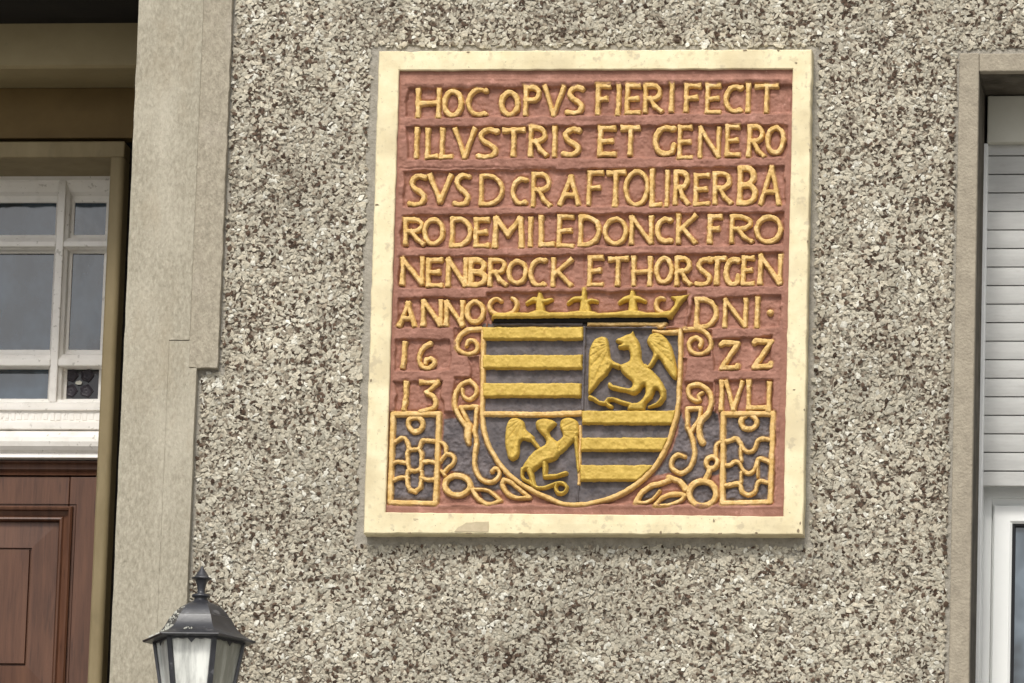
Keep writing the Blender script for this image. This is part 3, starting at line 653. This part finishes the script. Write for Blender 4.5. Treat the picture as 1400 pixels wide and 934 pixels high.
ROWS = """H 569 602 121 161;O 605 633 122 160;C 638 666 120 159;O 683 710 124 159;P 716 739 117 158;V 742 772 117 159;S 774 799 117 157;F 815 834 115 157;I 844 846 115 158;E 855 876 115 156;R 880 906 115 154;I 917 919 114 153;F 936 958 115 154;E 965 986 115 155;C 990 1015 116 154;I 1021 1024 114 154;T 1032 1064 115 155
I 568 571 175 216;L 582 599 175 217;L 602 619 175 217;V 620 650 175 217;S 652 682 175 217;T 687 717 175 214;R 723 749 172 214;I 757 759 173 214;S 768 794 174 214;E 818 842 173 213;T 849 874 172 212;G 893 924 172 213;E 927 947 172 217;N 955 984 173 216;E 992 1012 171 213;R 1022 1046 171 215;O 1047 1073 172 211
S 558 584 238 282;V 585 618 238 277;S 620 643 237 282;D 656 688 238 281;C 699 721 242 280;R 727 754 236 283;A 764 793 240 281;F 803 824 234 281;T 829 854 233 283;O 853 887 232 282;L 889 905 231 283;I 911 913 233 283;R 921 943 233 280;E 949 970 237 281;R 975 1001 235 279;B 1009 1035 227 280;A 1038 1068 227 281
R 552 581 298 335;O 578 607 298 335;D 616 645 297 338;E 648 669 298 338;M 672 716 296 339;I 724 726 297 337;L 737 759 295 337;E 762 785 294 338;D 791 821 294 337;O 825 858 297 335;N 861 892 295 334;C 896 919 297 332;K 925 952 293 333;F 968 987 294 333;R 998 1030 294 332;O 1032 1069 294 333
N 548 579 352 390;E 583 605 353 392;N 610 639 353 392;B 641 666 353 392;R 668 694 353 391;O 693 721 355 389;C 723 747 353 392;K 754 782 353 392;E 804 825 350 391;T 831 858 351 391;H 864 891 351 391;O 895 920 351 388;R 923 946 351 391;S 951 974 352 391;T 968 992 351 390;G 990 1012 352 391;E 1014 1031 350 390;N 1037 1069 348 389
A 544 569 413 447;N 576 605 410 446;N 608 634 411 446;O 636 663 410 442;D 950 981 407 449;N 989 1021 408 448;I 1034 1036 406 448
1 547 557 467 503;6 571 598 468 505;Z 983 1011 466 507;Z 1028 1057 464 505
1 549 559 522 562;3 573 600 520 563;I 985 988 520 561;V 990 1016 520 561;L 1021 1049 520 560;I 1049 1053 522 563"""
for line in ROWS.split('\n'):
    for it in line.split(';'):
        ch, a, b, c, d = it.split(); a, b, c, d = map(float, (a, b, c, d)); r = random.uniform(2.3, 2.9)
        if ch in 'MB': r = 3.2
        if ch == 'I' : a, b = (a+b)/2, (a+b)/2
        else: a, b = a+r*.85, b-r*.85
        c += r*.85; d -= r*.85; prims = []
        jx = lambda: random.uniform(-.5, .5)
        for st in glyph(ch):
            pts = [(a+(b-a)*x+((c+d)/2-(c+(d-c)*y))*.03+jx()*.6, c+(d-c)*y+jx()*.6) for x, y in st]
            n = len(pts)
            if n <= 5:
                q = [pts[0]]; rr = [r*1.18]
                for (xa, ya), (xb, yb) in zip(pts, pts[1:]):
                    for t_ in (.22, .78): q.append((xa+(xb-xa)*t_, ya+(yb-ya)*t_)); rr.append(r*random.uniform(.84, .96))
                    q.append((xb, yb)); rr.append(r*random.uniform(1.05, 1.2))
                pts = q
            else: rr = [r*random.uniform(.88, 1.12) for _ in pts]; rr[0] *= 1.1; rr[-1] *= 1.1
            prims.append(('bar' if n <= 5 else 'line', pts, rr))
        relief('letter', prims, .0385+random.uniform(-.0008, .0008), .024, M['gold'], plq, e=1.5, power=.32, warp=.6, rough=.0010, cell=.72)
relief('dot', [('line', [(1052.3, 426.6), (1053, 426.9)], 3.6)], .037, .024, M['gold'], plq, e=3.2)

# ---- shield
shp = [(657, 446), (799, 446), (800, 444), (930, 452), (931, 470), (929, 520), (926.5, 556), (924, 570), (919.5, 585), (914.5, 602), (905.5, 621), (893, 640), (872, 660), (846, 677), (813, 687), (790, 690), (767, 689), (753, 682.5), (730, 672), (714, 663), (695.7, 649.5), (682, 633.5), (674, 620), (667, 608), (662.5, 595), (659.8, 583), (658, 569)]
def sh_sd(U, V): return sd_poly(U, V, shp)
gnd = [(659, 442), (796, 442), (806, 444), (928, 452)]+shp[5:]
def gx(U, V, S): return .0013*fbm(U, V, 14, 300)+.0014*fbm(U, V, 4.5, 301)*1.0+.0006*fbm(U, V, 2.2, 305, 2) - .003*((U > 802) & (V < 560))
shield = relief('shield', [('poly', gnd)], .0270, .020, M['grey_paint'], plq, cell=1.15, e=2, warp=.2, rough=.0002, extra=gx)
rimp = smooth([(929.5, 452.5), (930, 480), (929, 515), (927, 550), (924, 570), (919.5, 585), (914.5, 602), (905.5, 621), (893, 640), (872, 660), (846, 676.5), (813, 687), (790, 689.8), (767.7, 688.5), (753, 682), (730, 671.7), (714, 662.6), (695.7, 649), (682, 633), (674, 620), (667, 607), (662.5, 593), (660, 580), (659.5, 560), (660, 520), (660.5, 480), (661, 450)], 3)
relief('shield_rim', [('line', rimp, 3.0)], .040, .022, M['gold'], shield, e=2.4)
relief('shield_rim', [('line', [(893, 453), (905, 454.5), (930, 453.5)], [1.8, 2.6, 3.0])], .0400, .022, M['gold'], shield, e=2.4)
relief('divider', [('line', [(799, 447), (798, 500), (796, 560)], 1.6)], .034, .024, M['grey_paint'], shield, e=1.6)
def bar(y0, y1, x0, x1, seed, clipit=False):
    pts = [(x0, y0), (x1, y0), (x1, y1), (x0, y1)]
    ex = lambda U, V, S: .0009*fbm(U, V, 12, seed)+.0007*fbm(U, V, 4, seed+1)
    relief('bar', [('poly', pts)], .0435, .022, M['yellow'], shield, e=3.0, power=.5, warp=.5, extra=ex, clip=(lambda U, V: sh_sd(U, V)+1.5) if clipit else None)
bar(447.5, 464.5, 660, 797, 401); bar(485.5, 504.5, 660, 796, 403); bar(524, 543, 660, 794.5, 405)
bar(561.5, 580, 795.5, 930, 407, True); bar(598.5, 616.5, 794, 930, 409, True); bar(636, 657.5, 793, 930, 411, True)
relief('cross_rail', [('line', [(662, 565.8), (700, 566), (740, 567), (770, 565.5), (794, 564.8)], 3.6)], .0385, .022, M['gold'], shield, e=2.6)
relief('divider', [('line', [(793, 583), (793.5, 600), (792, 636), (791.5, 662)], 1.7)], .035, .024, M['gold'], shield, e=1.8)
relief('divider', [('line', [(791, 662), (789.5, 686)], 1.0)], .032, .024, M['grey_paint'], shield, e=1.6)

# griffins: one relief for the animal, each wing a relief of its own
wingL = [(805, 539.5), (804.3, 525), (805, 493), (806, 479), (809.4, 469), (815, 462.5), (823, 460), (829, 462), (831.5, 470), (833, 480), (834, 490), (842, 496), (850, 499), (846, 504), (840, 502.5), (835.7, 502), (829, 513), (819.7, 521)]
wingR = [(885, 500), (889, 494), (893, 485), (891.5, 478), (886, 470), (885, 464), (889.4, 457.5), (897.4, 454.8), (906.6, 458.6), (914.6, 468), (919, 477), (922.6, 493), (925.5, 506.6), (924, 519), (917, 513.4), (910, 503), (904, 493), (899.7, 488.5), (896, 494), (890, 503), (882, 505), (877, 501), (882, 497)]
gbody = [(841.2, 465.6), (845, 462.4), (851, 460.5), (857.4, 457.4), (863, 455.5), (865, 451.5), (867, 458.6), (873.4, 467.7), (876, 480), (876.4, 490.6), (881.4, 499.7), (888, 504), (895, 510), (904, 521.4), (909.5, 533), (909.4, 544), (902, 553.4), (888, 557.6), (885.8, 554.6), (896, 550.8), (902.2, 543), (900, 534), (895.5, 532), (891, 543), (883.7, 550), (881.4, 557), (879, 561.4), (859, 561.4), (858.6, 556), (862, 551.5), (872, 550), (880, 543), (882.6, 535), (881.6, 527), (878, 529.4), (873, 536), (869, 539), (863, 538.8), (856, 535.5), (844.9, 534.2), (834, 530.5), (831, 527), (831.5, 523.2), (834, 522.6), (838, 526), (854, 530), (862, 530), (865, 524.9), (863, 520), (854, 513.4), (849.4, 506.6), (847, 499), (854, 496.5), (860.5, 492.5), (861.6, 484), (858.6, 476.4), (852, 476.5), (846, 475.9), (845, 472), (850, 470.5), (845.5, 468.8)]
gtail = [(862, 553), (850, 549.5), (839, 545.3), (831.5, 545.5), (828, 549.5), (831, 553.5), (835.5, 556)]
gtail2 = [(828, 551.5), (818, 549.5), (811, 544.5), (806.5, 543)]
def lumps(seed, amp): return lambda U, V, S: amp*fbm(U, V, 6, seed)*np.clip(-S/3, 0, 1)
Y_ = M['yellow']
def feathers(seed, amp, cx, cy, nf): return lambda U, V, S: (amp*fbm(U, V, 5, seed)-.0016*np.clip(np.cos(np.arctan2(V-cy, U-cx)*nf)*2-1, 0, 1))*np.clip(-S/2.5, 0, 1)
gr = relief('griffin', [('poly', smooth(gbody, 2, True)), ('line', gtail, 2.6), ('line', gtail2, [2.4, 2.2, 2.6, 3.2])], .0470, .020, Y_, shield, e=5, power=.5, warp=.3, extra=lumps(500, .0020))
relief('griffin_wing', [('poly', smooth(wingL, 2, True))], .0430, .020, Y_, shield, e=4.2, warp=.3, extra=feathers(510, .0025, 836, 470, 22))
relief('griffin_wing', [('poly', smooth(wingR, 2, True))], .0430, .020, Y_, shield, e=4.2, warp=.3, extra=feathers(520, .0022, 884, 462, 24))
b2 = [(732, 579), (734.6, 574.5), (743.7, 572), (752.9, 573.6), (761, 578.8), (756, 584.5), (750.8, 590), (753, 596.9), (762, 603.7), (766, 612), (764, 623), (758.6, 629), (750.6, 631.5), (745, 633), (736, 640), (731, 644), (727.7, 645), (722, 642), (715, 645), (711.7, 645), (714, 638), (722, 625.4), (730, 617), (740, 611), (746, 606), (745, 599), (739, 592), (733.5, 586)]
w2l = [(698, 572.5), (703, 571.5), (710.6, 572.5), (716.5, 578), (718, 586), (722, 590.5), (730, 597), (729, 603), (723, 603.5), (717.4, 601.5), (712, 604), (710.2, 610), (710, 618.6), (706.5, 627), (700, 629.5), (695, 626), (692.5, 618), (690.8, 607), (691, 593.4), (693.2, 579)]
w2r = [(766, 577), (769, 572.8), (775, 570.8), (782, 571.8), (789, 576), (791.5, 584), (791.5, 593.4), (787, 600), (781, 606), (773.4, 614.5), (764, 622), (756, 618), (757, 608), (764, 602), (769, 597), (769, 592), (766, 586)]
gr2 = relief('griffin', [('poly', smooth(b2, 2, True)), ('line', smooth([(714, 641), (713.5, 649), (716, 655), (724, 660)]), 2.4), ('line', [(724, 643), (727.5, 655), (730, 664)], [4.5, 3.2, 3]),
     ('line', smooth([(722, 658), (734, 666.5), (747, 665.7), (759, 661), (769, 660.5), (774.5, 666.5), (771, 673.5), (763, 674), (759.5, 668), (761, 662)]), 2.5),
     ('line', [(744.5, 634), (745, 651.5), (760, 651), (773, 646.8)], [4.2, 3.2, 2.8, 3])], .0470, .020, Y_, shield, e=5, warp=.3, extra=lumps(530, .0022))
relief('griffin_wing', [('poly', smooth(w2l, 2, True)), ('line', [(726, 600), (737, 613)], [3, 2.4])], .0430, .020, Y_, shield, e=4.5, warp=.3, extra=feathers(540, .0022, 716, 572, 20))
relief('griffin_wing', [('poly', smooth(w2r, 2, True)), ('line', [(787, 598), (789, 620), (791, 645)], [3.2, 2.6, 2.0])], .0430, .020, Y_, shield, e=4.5, warp=.3, extra=feathers(550, .0022, 760, 590, 14))

# ---- crown
band = [(672, 436), (673, 430.5), (680, 427.5), (700, 427.5), (722, 428), (734, 424), (742, 424), (752, 427.5), (775, 427.5), (790, 425), (808, 425), (818, 428), (842, 427.5), (856, 424.5), (872, 424.5), (884, 427.5), (905, 427.5), (914, 425), (921, 427), (917, 434.5), (850, 434.3), (780, 435), (720, 436), (690, 436)]
crown = relief('crown', [('poly', band)], .052, .022, M['yellow'], plq, e=3.4, warp=.4)
relief('crown_scroll', [('line', smooth([(685, 412), (681, 408.8), (676, 409), (670.5, 413.5), (669, 419), (672, 426), (680, 430.5)]), (2.0, 3.0))], .043, .022, M['gold'], crown)
relief('crown_scroll', [('line', smooth([(694, 430), (701, 427.5), (705.5, 421.5), (706, 414), (703.5, 409.5), (700, 407.5)]), (3.2, 2.0))], .043, .022, M['gold'], crown)
relief('fleuron', [('line', [(738, 402.5), (738, 410), (738.5, 428)], [2.6, 4.5, 6.5]), ('line', smooth([(738, 411), (729, 409.5), (720.5, 414.5)]), (4, 2)), ('line', smooth([(738, 411), (746, 412), (753.5, 409.5)]), (4, 2.2))], .043, .022, M['yellow'], crown, e=3)
relief('fleuron', [('line', [(799, 395.5), (798, 408), (796, 428)], [2.4, 3.4, 4.5]), ('line', [(801.5, 412), (803, 428)], [2.5, 4.5]), ('line', smooth([(796, 408), (785, 408.5), (776.5, 414.5)]), (3.6, 1.8)), ('line', smooth([(801, 414), (807, 410.5), (816, 412.2)]), (3, 1.8))], .043, .022, M['yellow'], crown, e=3)
relief('fleuron', [('line', [(864.5, 400), (865, 410), (865, 427)], [2.8, 4.5, 6]), ('line', smooth([(863, 407), (855, 408.5), (846.5, 413.5)]), (4, 2)), ('line', smooth([(866, 408), (873, 408), (881.5, 412)]), (4, 1.8))], .043, .022, M['yellow'], crown, e=3)
relief('crown_scroll', [('line', smooth([(907.5, 408), (903, 407.6), (898.5, 410.5), (897, 417), (899.5, 424), (906, 428)]), (2.0, 3.2))], .043, .022, M['gold'], crown)
relief('crown_point', [('poly', [(917, 406), (927, 405), (943, 402.6), (935, 409.5), (929.4, 416.5), (924, 425), (917.5, 433.6), (908, 433.5), (909, 428), (915.7, 425.4), (922.5, 417), (923.4, 411)])], .043, .022, M['yellow'], crown, e=2.8)
relief('crown_ledge', [('poly', [(675, 441.5), (797, 441), (797, 446), (676, 446)])], .0335, .020, M['grey_paint'], crown, e=2.2)
relief('crown_ledge', [('poly', [(803, 440.5), (913, 440.5), (911, 445), (903, 450), (898, 446), (803, 445.5)])], .036, .020, M['gold'], crown, e=2.2)

relief('crown_shadow_strip', [('poly', [(675, 434.6), (912, 434.2), (913, 440.6), (800, 441), (675, 441.6)])], .040, .020, M['deep_shade'], crown, e=1.2, warp=.2)  # dark strip painted in as the shadow under the crown
# ---- scrolls, tiles, leaves round the shield
def orn(name, lines, top=.0375, mat='gold', e=2.3):
    relief(name, [('line', p, tuple(x*1.02 for x in r) if isinstance(r, (tuple, list)) else r*1.02) for p, r in lines], top, .022, M[mat], plq, e=e*.85, power=.44, rough=.0010, warp=.6)
orn('scroll', [(smooth([(657, 449.6), (642, 450.4), (629.3, 457.7), (623.9, 470.5), (628, 479.4), (640.5, 484), (650, 481), (652.8, 472), (647, 465), (639.5, 466.5), (637.5, 472)]), (2.9, 2.2))])
orn('scroll', [(smooth([(642, 520.3), (631, 525), (623.4, 536.4), (621.4, 552.4), (626, 566), (635, 579), (640, 584)]), (2.2, 3.0)), (smooth([(642, 520.3), (649.5, 528), (651, 539), (642, 546), (633, 541), (631.7, 531.6)]), (2.5, 1.8))])
orn('scroll_bracket', [([(629, 556.4), (652, 556), (649.5, 584)], 2.5), ([(630, 556.4), (641.5, 582)], 2.4), (smooth([(649.5, 582), (648.5, 590), (651, 603), (649, 622), (648.7, 638), (655, 652.4), (666, 658.6), (675, 658), (681.4, 651), (682, 644), (676.5, 640), (672.5, 644.5)]), (2.6, 2.4))])
orn('pendant', [([(640, 582), (639.5, 598), (640.5, 606.5)], [5.2, 4.2, 2.4])], e=4)
orn('oval_ring', [(arc(625.2, 663.3, 17.3, 13.5, 0, 360, 26), 3.1)])
orn('leaf', [(smooth([(644, 667), (650, 677), (659, 686), (670, 689), (685, 684.5)]), (3.0, 2.2)), (smooth([(648, 669), (662, 669), (673, 673.5), (684, 684)]), (1.4, 2.0))])
orn('leaf', [(smooth([(689, 656), (687, 663), (693, 674), (705, 680.5), (724, 680.5)]), (2.9, 2.0)), (smooth([(689, 656), (698, 659), (709, 668), (724, 680)]), (2.6, 2.0))])
orn('tendril', [(smooth([(598, 604), (605, 606), (609, 611), (609.5, 619), (617, 621.5), (620.5, 627), (618.5, 634), (612, 640), (606, 646)]), 2.2), ([(610, 619), (603, 630)], 2.0), ([(603, 644), (608, 650)], 2.0)])
def panel(lines, tl, tr, br, bl, r=3.4):
    p = relief('carved_tile', [('line', [tl, tr, br, bl, tl], r)], .0375, .022, M['gold'], plq)
    for nm, pts, rr in lines: relief(nm, [('line', pts, rr)], .0355, .022, M['gold'], p, e=1.8, power=.4, rough=.0014, warp=1.0)
panel([('ring', arc(567.7, 579.7, 9.8, 10, 0, 360, 18), 2.8),
       ('ridge', smooth([(538, 604.5), (544, 601.5), (549, 599), (553.7, 599.8), (557, 606), (560, 613.5), (571.4, 613.5), (575, 607), (579.4, 602), (588, 601.8), (600, 603.8)], 3), 2.2),
       ('ridge', smooth([(537.7, 632.7), (546, 630.5), (554.5, 632.5)], 3), 2.0), ('ridge', smooth([(577.8, 632), (587, 630.5), (598, 633.5)], 3), 2.3),
       ('ridge', smooth([(537, 656.4), (547, 652.8), (557, 653.6)], 3), 2.2), ('ridge', smooth([(575, 653), (585, 655.5), (597, 655)], 3), 2.2),
       ('loop', [(559, 614), (557, 620), (556.6, 634), (559, 641.6), (566, 643.5), (574, 641.6), (576.4, 634), (576.6, 620), (573, 613.5)], 2.3),
       ('loop', [(558, 644), (556.5, 652), (557, 664), (560, 670.3), (567, 671.5), (575, 666), (576.5, 655), (575.4, 644)], 2.3)],
      (537, 566), (600, 565.5), (595.5, 688.5), (533, 687))
panel([('ring', arc(1023.6, 576.8, 10.5, 9.5, -62, 242, 18), 2.8),
       ('ridge', smooth([(992, 603.5), (1000, 600.5), (1007.3, 599.5), (1011.5, 606), (1017.6, 615), (1025, 618), (1032, 613), (1036, 603), (1042, 599), (1053, 600.5)], 3), 2.3),
       ('ridge', smooth([(992, 636.5), (999, 634.5), (1005.6, 630.5), (1011, 633), (1015.5, 642), (1024, 647), (1032.5, 641), (1036, 629), (1042, 626.5), (1053, 632.5)], 3), 2.3),
       ('ridge', smooth([(992, 664.5), (1000, 663), (1007.5, 660.5), (1011.5, 663), (1014, 672), (1022.7, 676.5), (1032, 672), (1036, 660), (1041, 657.5), (1053, 661)], 3), 2.3),
       ('post', [(1012, 612), (1013, 630)], 1.8), ('post', [(1013, 646), (1012.5, 660)], 1.8), ('post', [(1036, 632), (1036, 652)], 1.2)],
      (988.5, 566), (1057, 565.2), (1053, 686.5), (987.5, 688))
orn('scroll', [(smooth([(936, 450.2), (958, 450.4), (971, 462), (970.4, 476), (958, 484), (945, 480), (941.7, 468), (950.9, 461), (958.9, 466.6), (956.5, 473)]), (2.4, 2.6))])
orn('scroll', [(smooth([(960, 537), (955, 541), (956, 547.5), (950, 547.7), (942, 540), (941.9, 529), (955.4, 526), (968, 534), (972.6, 549), (968, 564), (959, 573), (955.4, 583), (956.5, 597), (960, 605)]), (2.0, 3.6))])
orn('scroll_bracket', [([(944, 593), (939.6, 584), (939.5, 558.8), (957.6, 558)], 2.5), ([(957.6, 558), (955, 574), (944, 592)], 2.3), (smooth([(943.5, 591), (948, 606), (948.5, 625.6), (942.2, 640), (930.2, 646.5), (919.5, 641), (918.2, 630), (926, 622), (936, 624)]), (2.8, 2.2))])
orn('ring', [(arc(973, 632.5, 7.6, 8, 0, 360, 16), 2.6), (smooth([(986, 604), (981, 606), (978.5, 613), (978.5, 624)]), 2.3), (smooth([(970, 642), (968, 648), (964, 655)]), 3.0)])
orn('oval_ring', [(arc(960.2, 674.5, 18.5, 17, 0, 360, 26), 3.4)])
orn('stem', [([(914, 652.5), (928.5, 657.5), (937, 668)], [3.4, 3.0, 4.0])])
orn('leaf', [(smooth([(914.5, 656.5), (903, 660.5), (890.8, 664), (877.5, 673), (869, 687.3)]), (2.6, 3.0)), (smooth([(869, 687), (882.3, 686.8), (894.3, 681), (902, 671)]), (2.4, 1.4))])
orn('leaf', [(smooth([(895, 691.2), (902, 683), (912, 677), (926.8, 674.8), (936, 677.5)]), (2.2, 2.8)), (smooth([(936, 678), (928.5, 685.4), (911.4, 691), (895, 691.6)]), (2.2, 2.0))])

build_field()

# ================================================================== wall lantern
DLN = .24
lc = P(272.3, 877, DLN); lcx, lcy = float(lc[0]), float(lc[1])
lz = lambda y: PZ(272.3, y, DLN)
k_ = (PX(349.5, 877, DLN)-PX(194.5, 877, DLN))/155
lamp = empty('wall_lantern', (lcx, lcy, lz(1010)), 'black six-sided wall lantern with domed roof, pointed finial and streaked milky panes', 'lantern')
def lathe(name, prof, N, mat, parent, sm=False, a0=0.0):
    v = []; f = []
    for y, r in prof:
        for j in range(N): a = a0+j/N*2*math.pi; v.append((lcx+r*k_*math.cos(a), lcy+r*k_*math.sin(a), lz(y)))
    for q in range(len(prof)-1):
        for j in range(N): a = q*N+j; b = q*N+(j+1) % N; f.append((a, a+N, b+N, b))
    f.append(tuple(range(N))[::-1]); f.append(tuple(range((len(prof)-1)*N, len(prof)*N)))
    return link(name, v, f, mat, parent, smooth=sm)
roof = lathe('roof', [(823.5, 12), (825, 18), (827.5, 23), (831, 28.5), (835, 33), (839.5, 37), (844.3, 40), (845.2, 42.3), (847.2, 43.3), (851, 45.3), (856, 48.2), (860, 51), (864, 54.8), (867.5, 59), (870.5, 63.6), (873, 68.5), (875.3, 74), (876.2, 77.5), (877.3, 77.8), (879, 76), (879.5, 63), (879.6, 40)], 6, M['iron'], lamp)
roof.data.polygons.foreach_set('use_smooth', [True]*len(roof.data.polygons)); roof.data.set_sharp_from_angle(angle=math.radians(32))
lathe('finial', [(773.5, .5), (775.5, 1.6), (779, 3.4), (783, 6.3), (787, 8.8), (789.5, 10.5), (790.6, 13.8), (791.8, 13.8), (792.6, 10.8), (795, 8.2), (799, 6.6), (804, 5.4), (809, 5.0), (812, 5.4), (813.2, 11.5), (815.2, 12.8), (817, 12.2), (818, 8.8), (821, 9.4), (824.5, 14.5)], 20, M['iron'], lamp, True)
def hexpt(r, j): a = j*math.pi/3; return (lcx+r*k_*math.cos(a), lcy+r*k_*math.sin(a))
rt, rb, yt, yb = 62, 40, 879.5, 1002
for j in range(6):
    # corner post
    a = j*math.pi/3; ca, sa = math.cos(a), math.sin(a); v = []
    for r, y in ((rt, yt), (rb, yb)):
        x, yy2 = hexpt(r, j); w_ = 3.6*k_
        for s, o in ((-1, -.8), (1, -.8), (1, .35), (-1, .35)):
            v.append((x-sa*s*w_+ca*o*w_, yy2+ca*s*w_+sa*o*w_, lz(y)))
    link('corner_post', v, [(0, 1, 2, 3), (7, 6, 5, 4), (0, 4, 5, 1), (1, 5, 6, 2), (2, 6, 7, 3), (3, 7, 4, 0)], M['iron'], lamp, bevel=.001)
    # pane, its streaks and the scalloped drip edge above it
    (x0, y0), (x1, y1) = hexpt(rt-2.5, j), hexpt(rt-2.5, j+1); (x2, y2), (x3, y3) = hexpt(rb-2.5, j+1), hexpt(rb-2.5, j)
    mt = M['milk_dull'] if j in (5, 0) else M['milk']
    link('pane', [(x0, y0, lz(yt)), (x1, y1, lz(yt)), (x2, y2, lz(yb)), (x3, y3, lz(yb))], [(0, 1, 2, 3)], mt, lamp)
    v = []; n = 24; (x0, y0), (x1, y1) = hexpt(rt+1.5, j), hexpt(rt+1.5, j+1)
    for q in range(n+1):
        t = q/n; dy = 2.2+1.3*abs(math.sin(t*math.pi*5)); dy += 5.0*max(0, 1-abs(t-.5)*14)
        x, y = x0+(x1-x0)*t, y0+(y1-y0)*t; v += [(x, y, lz(878.5)), (x, y, lz(879+dy))]
    o = link('drip_edge', v, [(2*q, 2*q+1, 2*q+3, 2*q+2) for q in range(n)], M['iron'], lamp)
    so_ = o.modifiers.new('thick', 'SOLIDIFY'); so_.thickness = .002
lathe('base', [(1000, 43), (1006, 45), (1010, 40), (1020, 26), (1032, 12), (1040, 7), (1046, 9), (1052, 3)], 6, M['iron'], lamp)
# bracket arm back to the wall
v = []; f = []; N = 10; path = []
for q in range(13):
    t = q/12; path.append((lcy+(-DP+.0-lcy)*t, lz(1048)-.07*math.sin(math.pi*t)-.03*t))
for y, z in path:
    for j in range(N): a = j/N*2*math.pi; v.append((lcx+.009*math.cos(a), y, z+.009*math.sin(a)))
for q in range(12):
    for j in range(N): a = q*N+j; b = q*N+(j+1) % N; f.append((a, b, b+N, a+N))
link('bracket', v, f, M['iron'], lamp, smooth=True)
box('wall_plate', lcx-.04, lcx+.04, -DP-.012, -DP+.024, path[-1][1]-.09, path[-1][1]+.07, M['iron'], lamp, bevel=.004)
# pale mottled spots on the left slope of the roof
blobs = []
for q in range(60):
    t = random.random()**.9; yq = 833+43*t; r = np.interp(yq, [831, 839, 846, 856, 864, 870, 876], [28.5, 37, 43.0, 48.2, 54.8, 63, 77])
    a = math.radians(random.uniform(182, 240)); ap = r*math.cos(math.pi/6)/math.cos((a % (math.pi/3))-math.pi/6)
    blobs.append((lcx+ap*k_*math.cos(a), lcy+ap*k_*math.sin(a), lz(yq), random.uniform(.0015, .0045)))
for q in range(5): blobs.append((lcx-.016+.004*q, lcy-(64+q % 2)*k_*math.cos(math.pi/6)-.004, lz(869-q % 3), random.uniform(.0018, .003)))
v = []; f = []
for (x, y, z, r) in blobs:
    b0 = len(v); v += [(x+r*random.uniform(.6, 1.2)*sx, y+r*random.uniform(.5, 1)*sy, z+r*random.uniform(.6, 1.3)*sz) for sx, sy, sz in ((1, 0, 0), (-1, 0, 0), (0, .5, 0), (0, -.5, 0), (0, 0, 1), (0, 0, -1))]
    f += [tuple(b0+i for i in t) for t in ((0, 2, 4), (2, 1, 4), (1, 3, 4), (3, 0, 4), (2, 0, 5), (1, 2, 5), (3, 1, 5), (0, 3, 5))]
link('pale_spots', v, f, M['pale_mottle'], roof)['kind'] = 'stuff'
